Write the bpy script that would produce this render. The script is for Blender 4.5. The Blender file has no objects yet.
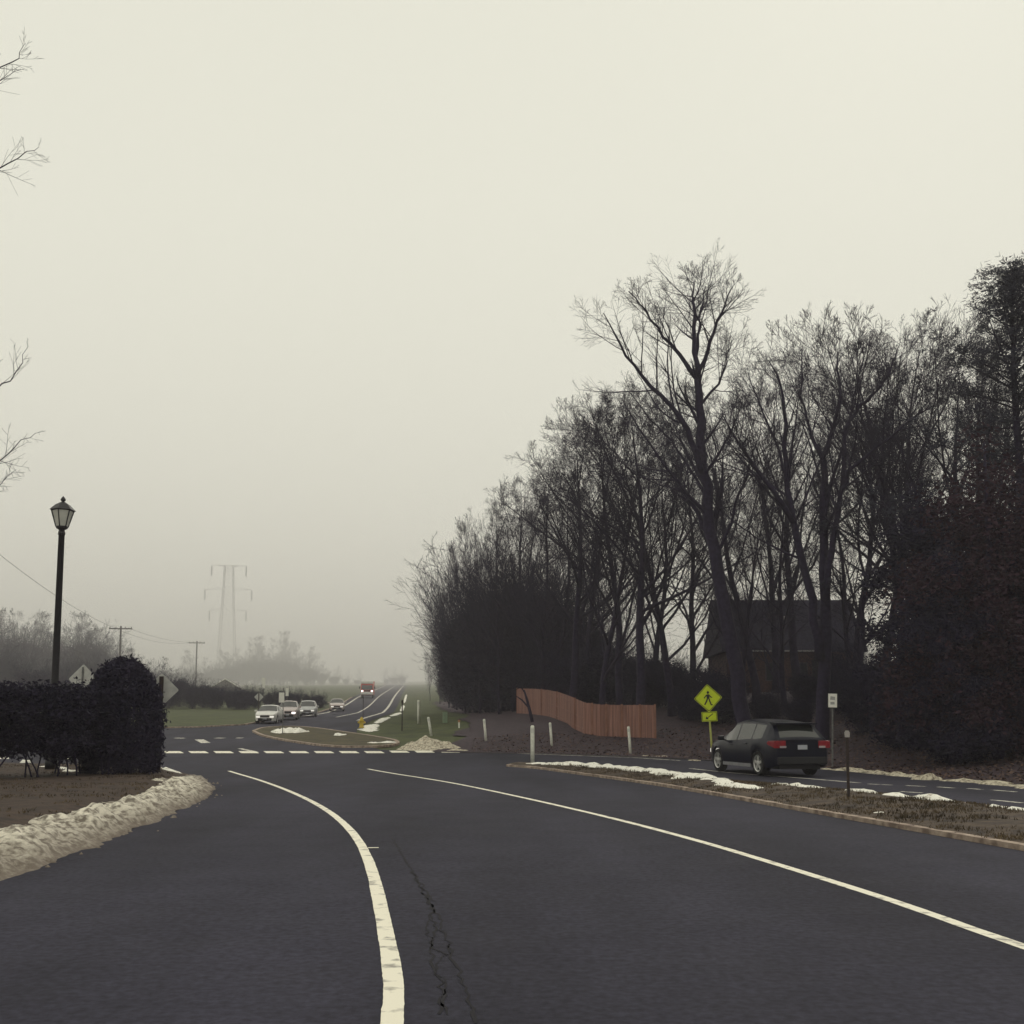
import bpy, bmesh, math, random
from mathutils import Vector, Matrix, noise
R = math.radians
scene = bpy.context.scene
COL = scene.collection
# ------------------------------------------------------------------ camera model
F, CX, HOR, PITCH, CAMZ = 1050.0, 512.0, 727.0, R(5.8), 1.5
CY = HOR - F * math.tan(PITCH)
cam = bpy.data.cameras.new('camera'); camo = bpy.data.objects.new('camera', cam); COL.objects.link(camo)
camo.location = (0, 0, CAMZ); camo.rotation_euler = (R(90) + PITCH, 0, 0)
cam.sensor_width = 36; cam.lens = 36 * F / 1024; cam.shift_y = (CY - 512) / 1024
cam.clip_start = 0.1; cam.clip_end = 4000
scene.camera = camo
scene.render.resolution_x = scene.render.resolution_y = 1024

def ray(px, py):
    u, v = (px - CX) / F, (CY - py) / F
    c, s = math.cos(PITCH), math.sin(PITCH)
    return Vector((u, c - v * s, s + v * c))
def PW(px, py, Y):                       # point on a line of sight at depth Y
    d = ray(px, py); return Vector((0, 0, CAMZ)) + d * (Y / d.y)

# ------------------------------------------------------------------ terrain
HILL = [(-100, 0), (36, 0), (50, .31), (60, .72), (75, 1.43), (82, 1.73), (100, 2.45), (120, 3.1), (150, 4.5),
        (180, 6.6), (250, 10.3), (400, 17.2), (600, 25.5), (900, 39.5), (1500, 66)]
def interp(tab, x):
    if x <= tab[0][0]: return tab[0][1]
    for (a, b), (c, d) in zip(tab, tab[1:]):
        if x <= c: return b + (d - b) * (x - a) / (c - a)
    return tab[-1][1]
def hill(y):
    w = 3 + max(0, y - 60) * .12
    return sum(interp(HILL, y + w * k / 3) for k in range(-3, 4)) / 7
# right hand edge of the carriageway, then of the road climbing the hill
EDGE = [(23, -30), (18, 8), (15.4, 18), (12.9, 26), (11.2, 36), (9.4, 40.5), (7, 44), (3.9, 46.6), (.4, 48.5), (-3.9, 50), (-6.5, 52), (-8.6, 58), (-11, 75),
        (-12, 90), (-13.5, 120), (-19, 180), (-25.5, 250), (-40, 400), (-64, 600), (-91, 850), (-160, 1500)]
def edist(x, y, line):
    best = 1e9; sgn = 1
    for (ax, ay), (bx, by) in zip(line, line[1:]):
        dx, dy = bx - ax, by - ay
        t = max(0, min(1, ((x - ax) * dx + (y - ay) * dy) / (dx * dx + dy * dy)))
        qx, qy = x - ax - t * dx, y - ay - t * dy
        d = qx * qx + qy * qy
        if d < best - 1e-9:
            best = d; sgn = 1 if dx * (y - ay) - dy * (x - ax) < 0 else -1
    return math.sqrt(best) * sgn        # positive to the right of the line
def bank(x, y):
    d = edist(x, y, EDGE)
    if d < 1: return 0
    d -= 1
    b = .0125 * d * d if d < 4 else .2 + .1 * (d - 4)
    k = 1 if y < 70 else max(.35, 1 - (y - 70) / 150)
    return min(b, 2.7 - .6 * math.exp(-max(0, b - 2) * 2) * 0 ) * k
def H(x, y): return hill(y) + bank(x, y)
def G(px, py, lift=0):                   # where a line of sight meets the terrain
    d = ray(px, py); o = Vector((0, 0, CAMZ)); t = 2.0
    f = lambda t: (o + d * t).z - H(d.x * t, d.y * t) - lift
    prev = t
    while t < 1200 and f(t) > 0: prev = t; t *= 1.015
    a, b = prev, t
    for _ in range(30):
        m = (a + b) / 2
        if f(m) > 0: a = m
        else: b = m
    p = o + d * b
    return Vector((p.x, p.y, H(p.x, p.y)))
def G2(px, py): p = G(px, py); return (p.x, p.y)

# ------------------------------------------------------------------ materials
MATS = {}
def mat(name, c1, c2=None, scale=4, rough=.85, bump=0, bscale=None, metal=0, spec=.3, coat=0, detail=6, ramp=(.35, .65), emit=None, estr=0):
    if name in MATS: return MATS[name]
    m = bpy.data.materials.new(name); m.use_nodes = True; nt = m.node_tree; N = nt.nodes; L = nt.links
    b = N['Principled BSDF']; b.inputs['Roughness'].default_value = rough; b.inputs['Metallic'].default_value = metal
    b.inputs['Specular IOR Level'].default_value = spec; b.inputs['Coat Weight'].default_value = coat
    if coat: b.inputs['Coat Roughness'].default_value = .08
    tc = N.new('ShaderNodeTexCoord')
    n = N.new('ShaderNodeTexNoise'); n.inputs['Scale'].default_value = scale; n.inputs['Detail'].default_value = detail
    L.new(tc.outputs['Object'], n.inputs['Vector'])
    r = N.new('ShaderNodeValToRGB'); r.color_ramp.elements[0].position, r.color_ramp.elements[1].position = ramp
    r.color_ramp.elements[0].color = (*c1, 1); r.color_ramp.elements[1].color = (*(c2 or tuple(min(1, v * 1.25) for v in c1)), 1)
    L.new(n.outputs['Fac'], r.inputs['Fac']); L.new(r.outputs['Color'], b.inputs['Base Color'])
    if bump:
        n2 = N.new('ShaderNodeTexNoise'); n2.inputs['Scale'].default_value = bscale or scale * 4; n2.inputs['Detail'].default_value = 8
        L.new(tc.outputs['Object'], n2.inputs['Vector'])
        bp = N.new('ShaderNodeBump'); bp.inputs['Strength'].default_value = bump; bp.inputs['Distance'].default_value = .02
        L.new(n2.outputs['Fac'], bp.inputs['Height']); L.new(bp.outputs['Normal'], b.inputs['Normal'])
    if emit:
        b.inputs['Emission Color'].default_value = (*emit, 1); b.inputs['Emission Strength'].default_value = estr
    MATS[name] = m; return m

def asphalt_mat(name, base, tint):
    m = bpy.data.materials.new(name); m.use_nodes = True; nt = m.node_tree; N = nt.nodes; L = nt.links
    b = N['Principled BSDF']; b.inputs['Specular IOR Level'].default_value = .16
    tc = N.new('ShaderNodeTexCoord')
    def nz(scale, detail, stretch=None, rough=.5):
        n = N.new('ShaderNodeTexNoise'); n.inputs['Roughness'].default_value = rough; n.inputs['Scale'].default_value = scale; n.inputs['Detail'].default_value = detail
        if stretch:
            mp = N.new('ShaderNodeMapping'); mp.inputs['Scale'].default_value = stretch[0]; mp.inputs['Rotation'].default_value = (0, 0, stretch[1])
            L.new(tc.outputs['Object'], mp.inputs['Vector']); L.new(mp.outputs['Vector'], n.inputs['Vector'])
        else: L.new(tc.outputs['Object'], n.inputs['Vector'])
        return n
    def ramp(src, p0, p1, a, c):
        r = N.new('ShaderNodeValToRGB'); r.color_ramp.elements[0].position = p0; r.color_ramp.elements[1].position = p1
        r.color_ramp.elements[0].color = (a, a, a, 1); r.color_ramp.elements[1].color = (c, c, c, 1); L.new(src.outputs['Fac'], r.inputs['Fac']); return r
    fine = ramp(nz(15, 4, None, .65), .34, .66, .70, 1.34)          # aggregate
    mid = ramp(nz(1.6, 7, None, .65), .3, .7, .88, 1.14)         # patchy wear
    big = ramp(nz(.35, 4, ((1.3, .3, 1), R(14))), .36, .72, .84, 1.45)   # long worn wheel tracks
    spots = ramp(nz(9, 2), .72, .8, 1.0, .8)          # oil spots
    col = N.new('ShaderNodeRGB'); col.outputs[0].default_value = (*base, 1)
    out = col.outputs[0]
    for r in (fine, mid, big, spots):
        mx = N.new('ShaderNodeMix'); mx.data_type = 'RGBA'; mx.blend_type = 'MULTIPLY'; mx.inputs[0].default_value = 1
        L.new(out, mx.inputs[6]); L.new(r.outputs['Color'], mx.inputs[7]); out = mx.outputs[2]
    L.new(out, b.inputs['Base Color'])
    rr = ramp(nz(1.1, 4),   .3, .7, .86, .92); L.new(rr.outputs['Color'], b.inputs['Roughness'])
    bp = N.new('ShaderNodeBump'); bp.inputs['Strength'].default_value = .5; bp.inputs['Distance'].default_value = .006
    L.new(nz(110, 4).outputs['Fac'], bp.inputs['Height']); L.new(bp.outputs['Normal'], b.inputs['Normal'])
    return m

M_asph = asphalt_mat('asphalt', (.0250, .0240, .0368), 0)
def paint_mat(name, col, worn, cover):
    m = mat(name, worn, col, scale=7, rough=.7, bump=.3, bscale=90, ramp=cover); return m
M_line = paint_mat('road_paint', (.84, .80, .67), (.34, .32, .28), (.33, .46))
M_line2 = paint_mat('worn_road_paint', (.72, .69, .60), (.16, .15, .15), (.38, .55))
M_grass = mat('grass', (.026, .034, .005), (.056, .069, .012), scale=.7, bump=.8, bscale=30)
M_litter = mat('leaf_litter', (.019, .0115, .018), (.056, .034, .044), scale=5, bump=1, bscale=22, detail=10)
M_mulch = mat('mulch', (.020, .0115, .009), (.058, .035, .023), scale=5, bump=1, bscale=30, detail=10)
M_median = mat('median_turf', (.026, .017, .013), (.085, .058, .038), scale=4, bump=1, bscale=26, detail=10)
M_snow = mat('clean_snow', (.40, .35, .28), (.86, .84, .76), scale=7, rough=.75, bump=.8, bscale=30, detail=12, ramp=(.30, .44))
M_dsnow = mat('dirty_snow', (.20, .165, .12), (.64, .58, .46), scale=9, rough=.85, bump=1, bscale=60, detail=14, ramp=(.36, .58))
def splash(m, lo, hi):                    # road dirt thrown on the foot of the bank
    nt = m.node_tree; N = nt.nodes; L = nt.links; b = N['Principled BSDF']; src = b.inputs['Base Color'].links[0].from_socket
    tc = N.new('ShaderNodeTexCoord'); sp = N.new('ShaderNodeSeparateXYZ'); n = N.new('ShaderNodeTexNoise'); n.inputs['Scale'].default_value = 16; n.inputs['Detail'].default_value = 10; n.inputs['Roughness'].default_value = .7
    L.new(tc.outputs['Object'], sp.inputs[0]); L.new(tc.outputs['Object'], n.inputs['Vector'])
    a = N.new('ShaderNodeMath'); a.operation = 'MULTIPLY_ADD'; a.inputs[1].default_value = .35; L.new(n.outputs['Fac'], a.inputs[0]); L.new(sp.outputs['Z'], a.inputs[2])
    r = N.new('ShaderNodeMapRange'); r.inputs[1].default_value = lo; r.inputs[2].default_value = hi; L.new(a.outputs[0], r.inputs[0])
    mx = N.new('ShaderNodeMix'); mx.data_type = 'RGBA'; mx.inputs[6].default_value = (.16, .13, .105, 1); L.new(r.outputs[0], mx.inputs[0]); L.new(src, mx.inputs[7]); L.new(mx.outputs[2], b.inputs['Base Color'])
M_bank = mat('snow_bank_crust', (.19, .165, .135), (.78, .73, .62), scale=9, rough=.85, bump=1, bscale=60, detail=14, ramp=(.38, .56)); splash(M_bank, .17, .50)
M_curb = mat('curb_concrete', (.17, .125, .10), (.44, .35, .28), scale=5, bump=.4, bscale=40)
M_crack = mat('crack', (.010, .009, .013), rough=.95)
M_bark = mat('bark', (.011, .0075, .023), (.023, .017, .040), scale=6, rough=.95, bump=.6)
M_twig = mat('twig', (.012, .0085, .024), (.024, .018, .040), scale=3, rough=.95)
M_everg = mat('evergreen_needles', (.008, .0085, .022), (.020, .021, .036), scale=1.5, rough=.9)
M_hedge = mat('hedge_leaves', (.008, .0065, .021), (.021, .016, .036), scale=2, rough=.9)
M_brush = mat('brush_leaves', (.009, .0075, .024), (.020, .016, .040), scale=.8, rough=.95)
M_rust = mat('rusty_leaves', (.019, .0075, .017), (.040, .018, .028), scale=2, rough=.95)
M_black = mat('black_metal', (.012, .011, .014), (.02, .018, .022), scale=8, rough=.5, spec=.4)
M_dpost = mat('dark_post', (.022, .016, .016), (.045, .03, .026), scale=10, rough=.7)
M_wpost = mat('white_plastic', (.62, .62, .55), (.78, .78, .70), scale=10, rough=.5)
M_fence = mat('cedar_boards', (.16, .077, .060), (.30, .155, .122), scale=4, rough=.8, bump=.2)
nt_ = M_fence.node_tree; mp_ = nt_.nodes.new('ShaderNodeMapping'); mp_.inputs['Scale'].default_value = (2.2, 2.2, .08)      # grain runs up the boards
for n_ in list(nt_.nodes):
    if n_.type == 'TEX_NOISE': nt_.links.new(mp_.outputs['Vector'], n_.inputs['Vector'])
nt_.links.new([n_ for n_ in nt_.nodes if n_.type == 'TEX_COORD'][0].outputs['Object'], mp_.inputs['Vector'])
M_fpost = mat('cedar_post', (.20, .095, .065), (.28, .14, .10), scale=2.5, rough=.8)
M_yel = mat('fluorescent_yellow_green', (.50, .60, .008), (.56, .66, .012), scale=5, rough=.45)
M_sblack = mat('sign_black', (.006, .006, .006), rough=.5)
M_swhite = mat('sign_white', (.68, .67, .62), (.78, .77, .71), scale=8, rough=.5)
M_sgrey = mat('sign_faint_print', (.28, .28, .27), rough=.6)
M_alu = mat('aluminium_sign_back', (.40, .40, .39), (.50, .50, .48), scale=6, rough=.6)
M_galv = mat('galvanised_post', (.10, .10, .10), (.17, .17, .165), scale=9, rough=.6, metal=.3)
M_glass = mat('dark_glass', (.012, .014, .013), rough=.05, spec=.8)
M_navy = mat('navy_paint', (.003, .004, .011), (.005, .006, .016), scale=3, rough=.28, spec=.12, coat=.16)
M_white = mat('white_paint', (.62, .61, .58), (.70, .69, .65), scale=3, rough=.3, coat=.6)
M_silver = mat('silver_paint', (.34, .35, .35), (.42, .42, .42), scale=3, rough=.3, metal=.4, coat=.6)
M_maroon = mat('pinkish_silver_paint', (.40, .33, .32), (.48, .40, .38), scale=3, rough=.3, metal=.2, coat=.6)
M_redp = mat('red_paint', (.42, .05, .035), (.50, .07, .05), scale=3, rough=.4, coat=.4)
M_tyre = mat('tyre_rubber', (.008, .008, .009), rough=.85)
M_rim = mat('alloy_rim', (.50, .50, .49), (.62, .62, .60), scale=5, rough=.3, metal=.6)
M_trim = mat('black_trim', (.010, .010, .012), rough=.55)
M_tail = mat('tail_lens', (.17, .008, .014), (.25, .012, .02), scale=9, rough=.15, coat=.5)
M_head = mat('headlamp_lens', (.75, .75, .72), rough=.1, emit=(1, .95, .85), estr=.6)
M_headon = mat('headlamp_lit', (.9, .9, .86), rough=.1, emit=(1, .93, .88), estr=2.5)
M_plate = mat('plate', (.32, .33, .36), rough=.4)
M_roof = mat('dark_shingles', (.010, .0085, .022), (.020, .017, .040), scale=6, rough=.95, bump=.6)
M_brick = mat('brown_brick', (.040, .018, .019), (.07, .034, .034), scale=9, rough=.9, bump=.6)
M_gut = mat('gutter', (.30, .28, .28), rough=.6)
M_lat = mat('lattice_steel', (.10, .10, .10), (.14, .14, .13), scale=1, rough=.7)
M_wood = mat('pole_wood', (.035, .028, .026), (.06, .05, .045), scale=3, rough=.9)
M_lampg = mat('frosted_lamp_glass', (.52, .52, .48), (.6, .6, .55), scale=6, rough=.4)
M_green = mat('utility_green', (.16, .22, .14), (.2, .27, .18), scale=5, rough=.6)
M_hyd = mat('hydrant_yellow', (.50, .36, .03), (.58, .42, .05), scale=5, rough=.5)

# ------------------------------------------------------------------ mesh helpers
def link(name, mesh, m, parent=None):
    o = bpy.data.objects.new(name, mesh); COL.objects.link(o)
    if m is not None and not mesh.materials: mesh.materials.append(m)
    if parent is not None: o.parent = parent
    return o
class MB:
    def __init__(s): s.v = []; s.f = []
    def add(s, vs, fs):
        n = len(s.v); s.v += [tuple(v) for v in vs]; s.f += [tuple(i + n for i in f) for f in fs]
    def box(s, c, size, rot=None):
        hx, hy, hz = size[0] / 2, size[1] / 2, size[2] / 2
        vs = [Vector((x, y, z)) for x in (-hx, hx) for y in (-hy, hy) for z in (-hz, hz)]
        if rot is not None: vs = [rot @ v for v in vs]
        c = Vector(c)
        s.add([v + c for v in vs], [(0, 1, 3, 2), (4, 6, 7, 5), (0, 4, 5, 1), (2, 3, 7, 6), (0, 2, 6, 4), (1, 5, 7, 3)])
    def tube(s, pts, rad, sides=6, cap=True):
        pts = [Vector(p) for p in pts]
        if not isinstance(rad, (list, tuple)): rad = [rad] * len(pts)
        n0 = len(s.v); ref = None
        for i, p in enumerate(pts):
            d = (pts[min(i + 1, len(pts) - 1)] - pts[max(i - 1, 0)])
            if d.length < 1e-9: d = Vector((0, 0, 1))
            d.normalize()
            if ref is None: ref = d.orthogonal().normalized()
            a = (ref - d * ref.dot(d))
            a = a.normalized() if a.length > 1e-6 else d.orthogonal().normalized()
            ref = a; b = d.cross(a)
            for k in range(sides):
                t = 2 * math.pi * k / sides
                s.v.append(tuple(p + (a * math.cos(t) + b * math.sin(t)) * rad[i]))
        for i in range(len(pts) - 1):
            for k in range(sides):
                q = n0 + i * sides; k2 = (k + 1) % sides
                s.f.append((q + k, q + k2, q + sides + k2, q + sides + k))
        if cap:
            s.f.append(tuple(n0 + k for k in reversed(range(sides))))
            q = n0 + (len(pts) - 1) * sides; s.f.append(tuple(q + k for k in range(sides)))
    def lathe(s, prof, sides=16, M=None, cap=True):                # prof: (radius, height)
        n0 = len(s.v)
        for r, z in prof:
            for k in range(sides):
                t = 2 * math.pi * (k + .5) / sides
                v = Vector((r * math.cos(t), r * math.sin(t), z)); s.v.append(tuple(M @ v if M else v))
        for i in range(len(prof) - 1):
            for k in range(sides):
                q = n0 + i * sides; k2 = (k + 1) % sides
                s.f.append((q + k, q + k2, q + sides + k2, q + sides + k))
        if not cap: return
        s.f.append(tuple(n0 + k for k in reversed(range(sides))))
        q = n0 + (len(prof) - 1) * sides; s.f.append(tuple(q + k for k in range(sides)))
    def prism(s, poly, y0, y1):                           # polygon in xz pushed along y
        n = len(poly)
        vs = [(x, y0, z) for x, z in poly] + [(x, y1, z) for x, z in poly]
        fs = [tuple(range(n)), tuple(reversed(range(n, 2 * n)))]
        fs += [(i, i + n, (i + 1) % n + n, (i + 1) % n) for i in range(n)]
        s.add(vs, fs)
    def mesh(s, name, smooth=False):
        me = bpy.data.meshes.new(name); me.from_pydata(s.v, [], s.f); me.update()
        if smooth: me.polygons.foreach_set('use_smooth', [True] * len(me.polygons))
        return me
    def build(s, name, m, parent=None, smooth=False): return link(name, s.mesh(name, smooth), m, parent)
def fixnormals(o):
    bm = bmesh.new(); bm.from_mesh(o.data); bmesh.ops.recalc_face_normals(bm, faces=bm.faces); bm.to_mesh(o.data); bm.free(); return o
def bevel(o, w=.01, seg=2):
    md = o.modifiers.new('bevel', 'BEVEL'); md.width = w; md.segments = seg; md.limit_method = 'ANGLE'; return o
def tag(o, label=None, cat=None, group=None, kind=None):
    if label: o['label'] = label
    if cat: o['category'] = cat
    if group: o['group'] = group
    if kind: o['kind'] = kind
    return o
def thing(name, label, cat, loc, rz=0, group=None):
    o = bpy.data.objects.new(name, None); COL.objects.link(o); o.empty_display_size = .3
    o.location = loc; o.rotation_euler = (0, 0, rz); return tag(o, label, cat, group)
def copy_tree(o, parent=None):
    kids = list(o.children); c = o.copy(); COL.objects.link(c)
    if parent is not None: c.parent = parent
    for k in kids: copy_tree(k, c)
    return c

# ------------------------------------------------------------------ draped sheets
def span(a, b, s): return [a + i * s for i in range(int(round((b - a) / s)) + 1)]
GY = span(-30, 100, 2) + span(104, 200, 4) + span(210, 400, 10) + span(430, 700, 30) + span(800, 1300, 100)
GX = [-700, -450, -300, -200, -140, -100, -75] + span(-60, 76, 2) + [85, 100, 130, 180, 260, 400, 700]
def ground():
    b = MB(); nx = len(GX)
    for y in GY:
        for x in GX: b.v.append((x, y, H(x, y) - .05))
    for j in range(len(GY) - 1):
        for i in range(nx - 1): b.f.append((j * nx + i, j * nx + i + 1, (j + 1) * nx + i + 1, (j + 1) * nx + i))
    return b.build('ground', M_grass, None, True)
def drape(name, poly, m, zf, step=None, smooth=True):
    bm = bmesh.new(); bm.faces.new([bm.verts.new((x, y, 0)) for x, y in poly])
    x0, x1 = min(p[0] for p in poly), max(p[0] for p in poly); y0, y1 = min(p[1] for p in poly), max(p[1] for p in poly)
    ys = span(math.floor(y0), math.ceil(y1), step) if step else GY
    xs = span(math.floor(x0), math.ceil(x1), step) if step else GX
    for v, n in [((0, y, 0), (0, 1, 0)) for y in ys if y0 < y < y1] + [((x, 0, 0), (1, 0, 0)) for x in xs if x0 < x < x1]:
        bmesh.ops.bisect_plane(bm, geom=bm.verts[:] + bm.edges[:] + bm.faces[:], plane_co=v, plane_no=n, dist=1e-4)
    bmesh.ops.triangulate(bm, faces=bm.faces[:])
    for v in bm.verts: v.co.z = zf(v.co.x, v.co.y)
    bmesh.ops.recalc_face_normals(bm, faces=bm.faces[:])
    if sum(f.normal.z for f in bm.faces) < 0: bmesh.ops.reverse_faces(bm, faces=bm.faces[:])
    me = bpy.data.meshes.new(name); bm.to_mesh(me); bm.free()
    if smooth: me.polygons.foreach_set('use_smooth', [True] * len(me.polygons))
    return link(name, me, m)
def resample(line, step):
    pts = [Vector((p[0], p[1])) for p in line]; out = [pts[0]]
    for a, b in zip(pts, pts[1:]):
        n = max(1, int((b - a).length / step))
        out += [a.lerp(b, k / n) for k in range(1, n + 1)]
    return out
def smooth_line(line, it=2):
    p = [Vector((q[0], q[1])) for q in line]
    for _ in range(it):                              # Chaikin
        q = [p[0]]
        for a, b in zip(p, p[1:]): q += [a.lerp(b, .25), a.lerp(b, .75)]
        p = q + [p[-1]]
    return p
def ribbon(b, line, w, zf, step=1.0):
    pts = resample(line, step); n0 = len(b.v)
    for i, p in enumerate(pts):
        d = pts[min(i + 1, len(pts) - 1)] - pts[max(i - 1, 0)]; d.normalize(); n = Vector((-d.y, d.x))
        ww = w(i / (len(pts) - 1)) if callable(w) else w
        for s in (.5, -.5):
            q = p + n * ww * (s + (.035 * noise.noise(Vector((p.x * 3, p.y * 3, s * 9))) + .03 * noise.noise(Vector((p.x * 23, p.y * 23, s * 7))) if step < .2 else 0)); b.v.append((q.x, q.y, zf(q.x, q.y)))
    for i in range(len(pts) - 1): q = n0 + 2 * i; b.f.append((q, q + 1, q + 3, q + 2))
def curb(b, line, w, z0, z1, step=1.0):
    pts = resample(line, step); n0 = len(b.v)
    for i, p in enumerate(pts):
        d = pts[min(i + 1, len(pts) - 1)] - pts[max(i - 1, 0)]; d.normalize(); n = Vector((-d.y, d.x))
        for s, z in ((.5, z0), (.5, z1), (-.5, z1), (-.5, z0)):
            q = p + n * w * s; b.v.append((q.x, q.y, H(q.x, q.y) + z))
    for i in range(len(pts) - 1):
        for k in range(3): q = n0 + 4 * i + k; b.f.append((q, q + 1, q + 5, q + 4))
ROADZ = .0
zr = lambda x, y: H(x, y) + ROADZ

tag(ground(), 'dull green winter grass sloping up the hill', kind='structure')
LEFT = [(-4.7, -30), (-4.8, 5), (-5.0, 10.3), (-5.4, 13.9), (-6, 19), (-6.6, 23), (-7.5, 26.5), (-8.7, 30), (-9.8, 33), (-11.6, 35.2), (-15, 36.8), (-20, 38), (-32, 39.5), (-60, 42)]
LEFT = smooth_line(LEFT, 1)
VERGE = [(-60, 78), G2(150, 728.5), G2(200, 727.5), G2(245, 725), G2(258, 722.5)]
SROAD_L = [(-21.3, 100), (-22, 120), (-27.4, 180), (-33.5, 250), (-49, 400), (-73, 600), (-101, 850), (-170, 1500)]
road_poly = [(p.x, p.y) for p in LEFT] + VERGE + SROAD_L[:7] + [(x, y) for x, y in reversed(EDGE[:-1])]
tag(drape('road', road_poly, M_asph, zr), 'grey asphalt road sweeping left and climbing the hill', kind='structure')

# ---- right bank, verges
litter_line = [(x, y) for x, y in EDGE if y < 62]
lit_edge = [tuple(p) for p in resample([(-3.6, 50.0), (-3.8, 52.5), (-2.6, 56), (-3.4, 62), (-2.6, 70), (-4, 80), (-3.5, 90), (-7, 115), (-12, 160)], .8)]
lit_edge = [(x + 1.1 * noise.noise(Vector((y * .35, 1, 0))) * min(1, max(0, y - 49) / 3), y + .8 * noise.noise(Vector((x * .5, y * .3, 7))) * min(1, max(0, y - 49) / 3)) for x, y in lit_edge]
lit_poly = [(x + .15, y) for x, y in litter_line if y < 49.5] + lit_edge + [(75, 160), (75, -30)]
tag(drape('leaf_litter', lit_poly, M_litter, lambda x, y: H(x, y) + .015), 'brown leaf litter on the bank under the trees', kind='structure')

# ---- left lawn and mulch
def lawnz(x, y):
    d = max(0, -edist(x, y, [(p.x, p.y) for p in LEFT]))
    return H(x, y) - .03 + .33 * min(1, d / 1.3) ** .7 + .05 * noise.noise(Vector((x * .8, y * .8, 3)))
lawn_poly = [(p.x, p.y) for p in LEFT] + [(-60, -30)]
tag(drape('lawn', lawn_poly, M_mulch, lawnz, 1.0), 'brown mulched bed beside the road', kind='structure')

# ---- median
MED_N = [G2(508, 766.5), G2(530, 768), G2(560, 771.5), G2(650, 784), G2(720, 796), G2(800, 810.5), G2(900, 828), G2(1024, 850)]
d = Vector(MED_N[-1]) - Vector(MED_N[-2]); MED_N += [tuple(Vector(MED_N[-1]) + d.normalized() * k) for k in (9, 40)]
MED_F = [G2(520, 764), G2(560, 765.5), G2(660, 774), G2(738, 784.5), G2(828, 791), G2(900, 798.5), G2(1024, 813)]
d = Vector(MED_F[-1]) - Vector(MED_F[-2]); MED_F += [tuple(Vector(MED_F[-1]) + d.normalized() * k) for k in (9, 48)]
MED_N = [tuple(p) for p in smooth_line(MED_N, 2)]; MED_F = [tuple(p) for p in smooth_line(MED_F, 2)]
med_poly = MED_N + MED_F[::-1]
def medz(x, y):
    d = min(abs(edist(x, y, MED_N)), abs(edist(x, y, MED_F)))
    return H(x, y) + .055 + .12 * min(1, d / 1.2) + .035 * noise.noise(Vector((x * 1.5, y * 1.5, 0)))
tag(drape('median', med_poly, M_median, medz, 1.0), 'strip of dead turf between the two carriageways', kind='structure')
b = MB(); curb(b, MED_N, .15, -.02, .07); curb(b, [MED_N[0], MED_F[0]], .15, -.02, .073); curb(b, MED_F, .15, -.02, .067)
tag(b.build('median_curb', M_curb), 'worn tan concrete curb round the median', kind='structure')

# ---- splitter island in the junction mouth
ISL = [G2(*p) for p in ((253.5, 732), (262, 728.5), (285, 727), (310, 728), (345, 733), (372, 737), (396, 741), (399, 745.5), (370, 748), (330, 747.5), (290, 742), (262, 736.5))]
ISL = [tuple(p) for p in smooth_line(ISL + [ISL[0]], 2)]
islz = lambda x, y: H(x, y) + .09
M_island = mat('island_turf', (.034, .026, .008), (.072, .058, .020), scale=1.2, bump=1, bscale=20, detail=10)
tag(drape('traffic_island', ISL[:-1], M_island, islz, 2.0), 'low turf island in the mouth of the hill road', kind='structure')
b = MB(); curb(b, ISL, .2, -.02, .10)
tag(b.build('island_curb', M_curb), 'tan curb round the turf island', kind='structure')
# curb along the far verge and left side of the hill road
b = MB(); curb(b, VERGE + SROAD_L[:3], .2, -.02, .09)
tag(b.build('verge_curb', M_curb), 'pale curb along the far green verge', kind='structure')

# ---- markings
zm = lambda x, y: H(x, y) + ROADZ + .004
def poly_px(pts): return [G2(*p) for p in pts]
b = MB()
L1 = smooth_line([(-.35, -8), (-.44, 2), G2(400, 1024), G2(386, 930), G2(370, 860), G2(352, 830), G2(325, 808), G2(290, 791), G2(255, 778.5), G2(229, 771)], 3)
ribbon(b, L1, .12, zm, .03)
q = Vector(G2(368, 848)); ribbon(b, [q, q + Vector((.13, .02))], .07, zm)
tag(b.build('edge_line', M_line), 'long white line curving off to the left', kind='structure')
b = MB()
L2 = smooth_line([(5.4, -8), (4.05, 4), G2(1024, 948), G2(900, 903), G2(800, 871.5), G2(700, 841), G2(600, 815), G2(500, 792.5), G2(440, 780.5), G2(368, 769)], 3)
ribbon(b, L2, .12, zm, .03)
tag(b.build('lane_line', M_line), 'straight white line between two lanes', kind='structure')
b = MB()
for k in range(12):
    x = 166 + k * 25.1; yc = 752.2 if x < 390 else 751.7
    a0, a1 = G2(x, yc + 1.0), G2(x + 18, yc + 1.0); c0, c1 = G2(x - 3, yc - 1.0), G2(x + 14, yc - 1.0)
    b.add([(p[0], p[1], zm(*p)) for p in (a0, a1, c1, c0)], [(0, 1, 2, 3)])
tag(b.build('crosswalk', M_line), 'row of white crosswalk bars at the junction', kind='structure')
b = MB()
ribbon(b, poly_px([(442, 751.2), (480, 751.8), (520, 753.6), (580, 755.8), (640, 758), (680, 760.6)]), .16, zm)
ribbon(b, smooth_line(poly_px([(690, 768.5), (738, 773.5), (800, 778), (860, 783)])), .14, zm)
for p in (((868, 784), (892, 785.2)), ((906, 785.6), (926, 786.6)), ((938, 787), (954, 788.2)), ((968, 788.5), (982, 789.6)), ((992, 790), (1016, 792)), ((900, 791.6), (922, 793)), ((992, 800), (1022, 803))):
    ribbon(b, poly_px(p), .14, zm)
for p in (((176, 738), (184, 738.3)), ((199, 739.5), (206, 743)), ((216, 738), (224, 738.2)), ((236, 738), (243, 738))):
    ribbon(b, poly_px(p), .5, zm)
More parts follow.
